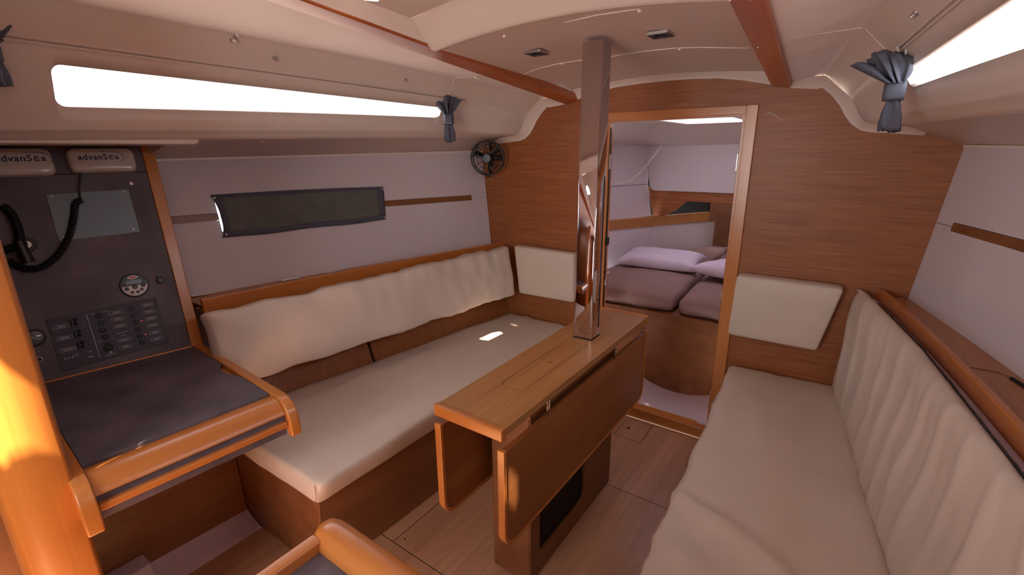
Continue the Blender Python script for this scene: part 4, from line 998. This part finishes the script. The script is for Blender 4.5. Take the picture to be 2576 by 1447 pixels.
# ---- tied curtains at the cabin windows
def tied(center, label, width, seed, lean=0, size=1.0, tail=1.0):
    t = thing('tied_curtain', label, 'curtain', center, 'rolled curtains beside the cabin windows')
    c = Vector(center); vw = (CAM-c); vw.z = 0; vw.normalize(); sdv = Vector((-vw.y, vw.x, 0))
    up_ = Vector((0, 0, 1))
    def bunch(z0, z1, w0, w1, nfold, nm, sd_, d0=.020, d1=.02, lean0=0, lean1=0, flare=0):
        m = MB(); R2 = []; NA = nfold*8
        for i in range(13):
            f_ = i/12; z_ = z0+(z1-z0)*f_; w_ = w0+(w1-w0)*f_+flare*math.sin(f_*PI); d_ = d0+(d1-d0)*f_; row = []
            for k in range(NA):
                th = 2*PI*k/NA; fold = .72+.30*math.cos(nfold*th+sd_+1.3*nz(f_*2, sd_, 1))+.22*nz(math.cos(th)*1.6, math.sin(th)*1.6+f_*1.5, sd_*3)
                zz = z_+(.010*nz(th*2, sd_, f_)*size if i in (0, 12) else .0)
                row.append(c+sdv*(w_*math.cos(th)*fold+lean0*(1-f_)+lean1*f_)+vw*(d_*math.sin(th)*fold)+up_*zz)
            R2.append(row)
        m.grid(R2, True); m.f += [tuple(range(NA)), tuple(range(12*NA, 13*NA))]
        o = m.build(nm, 'cloth', t, smooth=True)
        return o
    S = size
    bunch(.058*S, .004*S, .036*S, .012*S, 5, 'folds', seed, .022*S, .014*S, lean, 0, .012*S)
    bunch(-.028*S, -.086*S*tail, .013*S, .022*S, 4, 'folds', seed+2, .013*S, .018*S, 0, -lean*.15, .003*S)
    # three flaps folded out of the top
    for k, (a, b, h) in enumerate(((-.052, -.010, .045), (-.012, .022, .064), (.012, .048, .055))):
        m = MB(); R3 = []
        for i in range(7):
            f_ = i/6; row = []
            for j in range(7):
                g = j/6; x = (a+(b-a)*g)*(1-f_*.72)+lean*(1-f_); zz = h*(1-f_)+.002-.012*abs(g-.4)*(1-f_); dd = .020+.010*math.sin(g*PI*1.4+k)+.006*nz(g*3, f_*2, seed+k)
                row.append(c+sdv*x*S+vw*dd*S+up_*zz*S)
            R3.append(row)
        o = MB().grid(R3).build('flap', 'cloth', t, smooth=True); solid(o, .0018, 0)
    m = MB(); R4 = []
    for z_, k in ((.006, 1), (.003, 1.06), (-.026, 1.06), (-.029, 1)):
        R4.append([c+sdv*(.0175*k*S*math.copysign(abs(math.cos(th))**.6, math.cos(th)))+vw*(.0175*k*S*math.copysign(abs(math.sin(th))**.6, math.sin(th)))+up_*z_*S for th in [2*PI*q_/24 for q_ in range(24)]])
    m.grid(R4, True); m.f += [tuple(range(24)), tuple(range(72, 96))]; m.build('tie_band', 'cloth', t, smooth=True)
    m = MB(); m.tube([c+sdv*x*S+vw*.019*S+up_*z_*S for x, z_ in ((-.014, .003), (-.014, -.026), (.010, -.026))], .0008, 5); m.build('stitching', 'print' if label.startswith('small') else 'panel', t)
    for x in (-.006, .008): MB().tube([c+up_*.055*S+sdv*x, c+up_*.072*S+sdv*(x*1.2-.003)], .003, 8).build('track_hook', 'white', t, smooth=True)
    return t
tied(Pf(1128, 291, lambda p: p.x+.795), 'small tied grey curtain at the front end of the left window', 1, 3.1, size=1.28)
tied(P(2258, 214, 'y', -.66)+Vector((-.004, 0, 0)), 'large tied grey curtain in front of the right window', 1, 7.7, lean=-.030, size=1.22)
tied(Pf(-25, 118, lambda p: p.x+1.0), 'tied dark curtain end just entering at the top left edge', 1, 5.2, size=1.0)
# ---- knobs and screws on the left liner
def surf(u, v, f): return Pf(u, v, f, .3, 3.3)
def slope_f(p): b, c_ = Bp(-p.y), Cp(-p.y); return (abs(p.x)-b[0])*(c_[1]-b[1])-(p.z-b[1])*(c_[0]-b[0])
def sidec_f(p): a, b = railo(-p.y), Bp(-p.y); return p.z-(a[1]+.016)-(b[1]-a[1]-.016)*(abs(p.x)-a[0])/(b[0]-a[0])
def under_f(p): e_, g_ = Ep(-p.y), Gp(-p.y); return (abs(p.x)-e_[0])*(g_[1]-e_[1])-(p.z-e_[1])*(g_[0]-e_[0])
KN = 'turnbuttons and bolts on the coachroof lining'
for u, v, mt, r_, lb in ((594, 84, 'white', .010, 'upper white cap bolt on the lining above the left window'), (587, 99, 'white', .011, 'lower white cap bolt on the lining above the left window'), (691, 145, 'steel', .008, 'single steel knob above the middle of the left window'), (1019, 200, 'steel', .006, 'single steel knob above the front end of the left window'), (2306, 31, 'steel', .008, 'steel knob above the right window')):
    p = surf(u, v, slope_f); sgn = 1 if p.x > 0 else -1; n_3 = Vector((-sgn*.7, 0, -.7))
    t = thing('lining_knob', lb, 'knob', p, KN)
    MB().disc(p, n_3, r_, .004, 18, r_*.8).build('washer', 'steel', t); MB().disc(p+n_3.normalized()*.004, n_3, r_*.62, .010, 14, r_*.5).build('cap', mt, t, bev=.0015)
for u, v, lb in ((1196, 190, 'rear white cap bolt of the pair beside the left ceiling batten'), (1205, 193, 'front white cap bolt of the pair beside the left ceiling batten')):
    p = surf(u, v, sidec_f); t = thing('lining_knob', lb, 'knob', p, KN)
    MB().disc(p, (0, 0, -1), .007, .003, 16, .006).build('washer', 'steel', t); MB().disc(p, (0, 0, -1), .0045, .012, 12, .004).build('cap', 'white', t)
for u, v, lb in ((671, 314, 'rear cream screw eyelet under the left window'), (697, 315, 'front cream screw eyelet under the left window')):
    p = surf(u, v, band_f); t = thing('screw_cup', lb, 'screw', p)
    MB().disc(p, (1, 0, -.3), .0065, .003, 18, .005, r0=.0025).build('cup', 'white', t); MB().disc(p, (1, 0, -.3), .0028, .001, 10).build('screw_head', 'black', t)
wl_ = {-1: bpy.data.objects['trim_1'], 1: bpy.data.objects['trim_2']}
for u, v in ((431, 359), (660, 356), (846, 355), (998, 354), (1128, 354), (2348, 329), (2464, 321)):
    p = surf(u, v, under_f); MB().disc(p+Vector((0, 0, .0005)), (0, 0, -1), .0024, .002, 10).build('lining_screw', 'steel', wl_[1 if p.x > 0 else -1])
for nm, pts in (('trim_6', ((1079, 115),)), ('trim_7', ((1907, 119),))):
    for u, v in pts:
        p = Pf(u, v, lambda p: p.z-(raili(-p.y)[1]+railo(-p.y)[1])/2-.0005); MB().disc(p, (0, 0, -1), .0035, .0018, 12).build('screw_head', 'steel', bpy.data.objects[nm])
# deck hatch frame in the roof recess, its inner lip shows at the top edge
t = thing('deck_hatch', 'pale moulded deck hatch surround at the top edge of the picture', 'hatch', (.05, -1.6, 1.78))
hp_ = P(1130, 14, 'z', zr(-.1, 1.45))
x0_, y1_ = hp_.x-.012, hp_.y+.004
zz = zr(0, 1.5)
hxm = sum(q[0] for q in hA)/len(hA); hym = sum(q[1] for q in hA)/len(hA); hin = (x0_+.03 < hxm < -x0_ and y1_-.59 < hym < y1_-.03)
o = plate('hatch_surround', rrect(x0_, -x0_+.03, y1_-.62, y1_, .05, 6), [[(q_[0], q_[1]) for q_ in [(hxm+(q[0]-hxm)*1.9, hym+(q[1]-hym)*1.9) for q in hA]]] if hin else [], zz-.030, zz-.006, 'flange', t, bev=.006)
# ================================================================ forward cabin
def vb(name, verts, faces, mat): return link(name, mk(name, verts, faces), M[mat], None, False, 'structure')
fb = MB().prism([(x, y, .02) for x, y in ((-.6, .31), (-.118, .335), (.0, .318), (.105, .310), (.2, .318), (.30, .335), (.7, .31))]+[(.7, .36, .02), (-.6, .36, .02)], (0, 0, .475))
fb.build('wall_berth', 'bulkv', kind='structure')
m = MB(); R_ = []
for j in range(7):
    y = .03+.31*j/6; R_.append([(x, y, .040+.055*(abs((x-.08)/.22)**2.2)*(.3+.7*j/6)*.75) for x in [-.32+.08*k for k in range(10)]])
m.grid(R_); m.build('floor_berth', 'pan', kind='structure', smooth=True)
MB().prism([(x, y, .475) for x, y in ((-.75, .31), (.75, .31), (.35, 1.98), (-.35, 1.98))], (0, 0, .025)).build('berth_board', 'bulkv', bpy.data.objects['wall_berth'])
# port side: lower vinyl, wooden strip, upper vinyl; bow wood
a0, a1, a2 = (-1.0, .03), (-.463, 1.30), (-.10, 1.93)
def side(sg): 
    q = [(-.98, .03), (-.655, .944), (-.463, 1.32), (-.137, 1.90)]
    lowm = MB(); n_4 = 'vinyl'
    w1 = MB().grid([[(x*-sg, y, .49), (x*-sg, y, .832)] for x, y in q[:3]]).build('wall_berth_left' if sg < 0 else 'wall_berth_right', 'vinyl', kind='structure')
    MB().grid([[(x*-sg, y, .49), (x*-sg, y, .832)] for x, y in ((-.4605, 1.3235), q[3])]).build('side_panel', 'vinyl', w1)
    MB().grid([[(x*-sg-(-sg)*0, y, z) for z in (.828, .898)]+[((x-.05)*-sg, y, .898)] for x, y in [(x+.008, y-.006) for x, y in q]]).build('berth_shelf', 'shelf', w1)
    u_ = MB().grid([[(x*-sg, y, .893), ((x-.04)*-sg, y, 1.13)] for x, y in ((-1.03, .03), (-.505, 1.415))]).build('upper_side_panel', 'vinyl', w1)
    MB().grid([[((x-.04)*-sg, y, 1.134), ((x-.08)*-sg, y, 1.50)] for x, y in ((-1.03, .03), (-.505, 1.415))]).build('upper_side_panel', 'vinyl', w1)
    o_ = MB().grid([[((x)*-sg, y, z) for z in (.45, 1.60)] for x, y in ((-1.22, .03), (-.62, 2.2))]).build('outer_skin', 'dark', w1)
    return w1
side(-1); side(1)
# the two panels of the forward locker
lk = MB().box(-.30, .75, 1.905, 1.92, .49, 1.0).build('wall_bow', 'bulkv', kind='structure')
def crossP(u, v, Y=1.42): q = P(u, v, 'y', Y); return q.x, q.z
pl = [crossP(u, v) for u, v in ((1625, 372), (1636, 470), (1641, 477), (1648, 479), (1851, 487))]
pr_ = [(-x, z) for x, z in pl[::-1]]; pr_ = [(.50, pl[4][1]), (.50, 1.42)]
loop = [(pl[0][0], 1.415), pl[0], pl[1], pl[2], pl[3], pl[4]]+pr_
t = thing('bow_locker', 'white padded locker front above the berth', 'locker', (0, 1.45, 1.1))
plate('locker_panel', loop, [], 1.405, 1.42, 'vinyl', t, swap='xz', bev=.004)
wl2 = [crossP(u, v, 1.425) for u, v in ((1630, 470), (1644, 548), (1700, 530), (1728, 507), (1850, 512))]
loop = [(wl2[0][0], wl2[0][1]), (wl2[1][0], wl2[1][1]-.02), wl2[2], wl2[3], (wl2[4][0]+.35, wl2[4][1]), (wl2[4][0]+.35, wl2[0][1])]
plate('locker_rail', loop, [], 1.424, 1.44, 'bulk', t, swap='xz', bev=.003)
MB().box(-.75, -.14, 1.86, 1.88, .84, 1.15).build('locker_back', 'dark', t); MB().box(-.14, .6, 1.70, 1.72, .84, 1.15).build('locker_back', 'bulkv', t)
# berth ceiling with hatch
HXa, HXb, HYa, HYb = -.19, .22, .43, 1.02
m = plate('ceiling_berth', [(-1.1, .028), (1.1, .028), (.7, 1.9), (-.7, 1.9)], [rrect(HXa, HXb, HYa, HYb, .05)], 1.548, 1.56, 'liner', None, 'structure')
MB().grid([[(-1.16, .03, 1.385), (-.80, .03, 1.47), (-.50, .03, 1.548)], [(-.66, 1.43, 1.385), (-.42, 1.43, 1.49), (-.30, 1.43, 1.548)], [(-.6, 1.9, 1.385), (-.4, 1.9, 1.49), (-.2, 1.9, 1.548)]]).build('cove', 'liner', m, smooth=True)
MB().grid([[(1.16, .03, 1.385), (.80, .03, 1.47), (.50, .03, 1.548)], [(.66, 1.43, 1.385), (.42, 1.43, 1.49), (.30, 1.43, 1.548)], [(.6, 1.9, 1.385), (.4, 1.9, 1.49), (.2, 1.9, 1.548)]]).build('cove', 'liner', m, smooth=True)
MB().grid([[(x, y, z) for y, z in ((1.02, 1.549), (1.10, 1.53), (1.43, 1.408), (1.9, 1.40))] for x in (-.8, .8)]).build('cove', 'liner', m, smooth=False)
MB().tube([(-.9, 1.17, 1.512), (.9, 1.17, 1.512)], .006, 6).build('moulded_edge', 'flange', m)
t = thing('berth_hatch', 'acrylic roof hatch with pale frame in the forward cabin', 'hatch', (0, .7, 1.55))
o_, i_ = rrect(HXa-.02, HXb+.02, HYa-.02, HYb+.02, .05), rrect(HXa+.02, HXb-.02, HYa+.02, HYb-.02, .035)
plate('hatch_frame', o_, [i_], 1.538, 1.575, 'flange', t, bev=.004)
plate('hatch_pane', rrect(HXa+.01, HXb-.01, HYa+.01, HYb-.01, .03), [], 1.566, 1.572, 'frost', t)
for x in (-.10, .15): MB().disc((x, .50, 1.566), (0, 0, -1), .018, .016, 18, .015).build('hatch_handle', 'redp', t, bev=.003); MB().box(x-.006, x+.04, .492, .508, 1.545, 1.553).build('hatch_handle', 'black', t, bev=.002)
# mattresses and pillows
def dm(u, v, w_): return .006*nz(u*5, v*5, w_*2)+.0025*nz(u*18, v*14, 1)
t = thing('berth_mattress', 'left taupe mattress with a rounded corner in the forward cabin', 'mattress', (-.3, .6, .5), 'berth mattresses')
cushion('cover', [(-.60, .30, .50), (.030, .33, .50), (.015, 1.10, .50), (-.55, 1.10, .50), (-.60, .305, .605), (.026, .335, .600), (.015, 1.10, .605), (-.55, 1.10, .605)], 'berth', t, r=.045, n=(26, 26, 8), disp=dm, puff=.006)
t = thing('berth_mattress', 'right taupe mattress beside the door jamb in the forward cabin', 'mattress', (.3, .6, .5), 'berth mattresses')
cushion('cover', [(.050, .325, .50), (.62, .30, .50), (.60, 1.10, .50), (.03, 1.10, .50), (.052, .33, .600), (.62, .305, .60), (.60, 1.10, .605), (.03, 1.10, .605)], 'berth', t, r=.045, n=(26, 26, 8), disp=dm, puff=.006)
t = thing('berth_mattress', 'taupe mattress at the bow end behind the pillows', 'mattress', (-.2, 1.5, .5), 'berth mattresses')
cushion('cover', [(-.52, 1.11, .50), (.0, 1.11, .50), (.0, 1.90, .50), (-.14, 1.90, .50), (-.52, 1.11, .61), (.0, 1.11, .61), (.0, 1.90, .62), (-.14, 1.90, .62)], 'berth', t, r=.04, n=(22, 22, 8), disp=dm, puff=.01)
t = thing('berth_mattress', 'taupe mattress at the bow end partly hidden by the door jamb', 'mattress', (.2, 1.5, .5), 'berth mattresses')
cushion('cover', [(.012, 1.11, .50), (.52, 1.11, .50), (.14, 1.90, .50), (.012, 1.90, .50), (.012, 1.11, .61), (.52, 1.11, .61), (.14, 1.90, .62), (.012, 1.90, .62)], 'berth', t, r=.04, n=(22, 22, 8), disp=dm, puff=.01)
def pillow(label, c, L_, W2, H, rz, tilt=0):
    t = thing('pillow', label, 'pillow', c, 'quilted white pillows'); m = MB(); N = 22
    Rz = Matrix.Translation(c) @ Matrix.Rotation(rz, 4, 'Z') @ Matrix.Rotation(tilt, 4, 'X')
    for sgz in (1, -1):
        R2 = []
        for i in range(N+1):
            row = []
            for j in range(N+1):
                a, b = 2*i/N-1, 2*j/N-1
                k = max(0, (1-a**4)*(1-b**4))**.5
                pinch = 1-.10*(1-abs(b)**2)*abs(a)**3; pinch2 = 1-.12*(1-abs(a)**2)*abs(b)**3
                q_ = .0035*abs(math.sin((a*5+b*1.0)*PI*.5+.7*math.sin(b*6)))*k+.004*nz(a*2, b*2, sgz+c[0])*k
                z_ = sgz*(H/2*k**.8)*(1 if sgz > 0 else .5)+q_*(1 if sgz > 0 else 0)
                row.append(Rz @ Vector((a*L_/2*pinch, b*W2/2*pinch2, z_)))
            R2.append(row)
        m.grid(R2)
    m.build('cover', 'pillow', t, smooth=True)
pillow('quilted white pillow lying left of the mattress gap', (-.262, .985, .648), .55, .35, .12, .07, .06)
pillow('quilted white pillow partly hidden by the door jamb', (.285, .84, .660), .50, .38, .12, -.28, -.06)
# loose cord
t = thing('cord', 'thin white cord drooping across the forward cabin side', 'cord', (-.5, 1.3, 1.3))
pts = [Pf(u, v, lambda p: p.y-(1.10+.25*(u_-1527)/140)) for u, v, u_ in ((1527, 443, 1527), (1535, 451, 1535), (1550, 459, 1550), (1566, 461, 1566), (1582, 456, 1582), (1600, 443, 1600), (1625, 418, 1625), (1645, 392, 1645), (1660, 372, 1660), (1662, 364, 1662))]
MB().tube(catmull([tuple(p) for p in pts], 4), .0022, 6).build('cord_line', 'white', t, smooth=True)
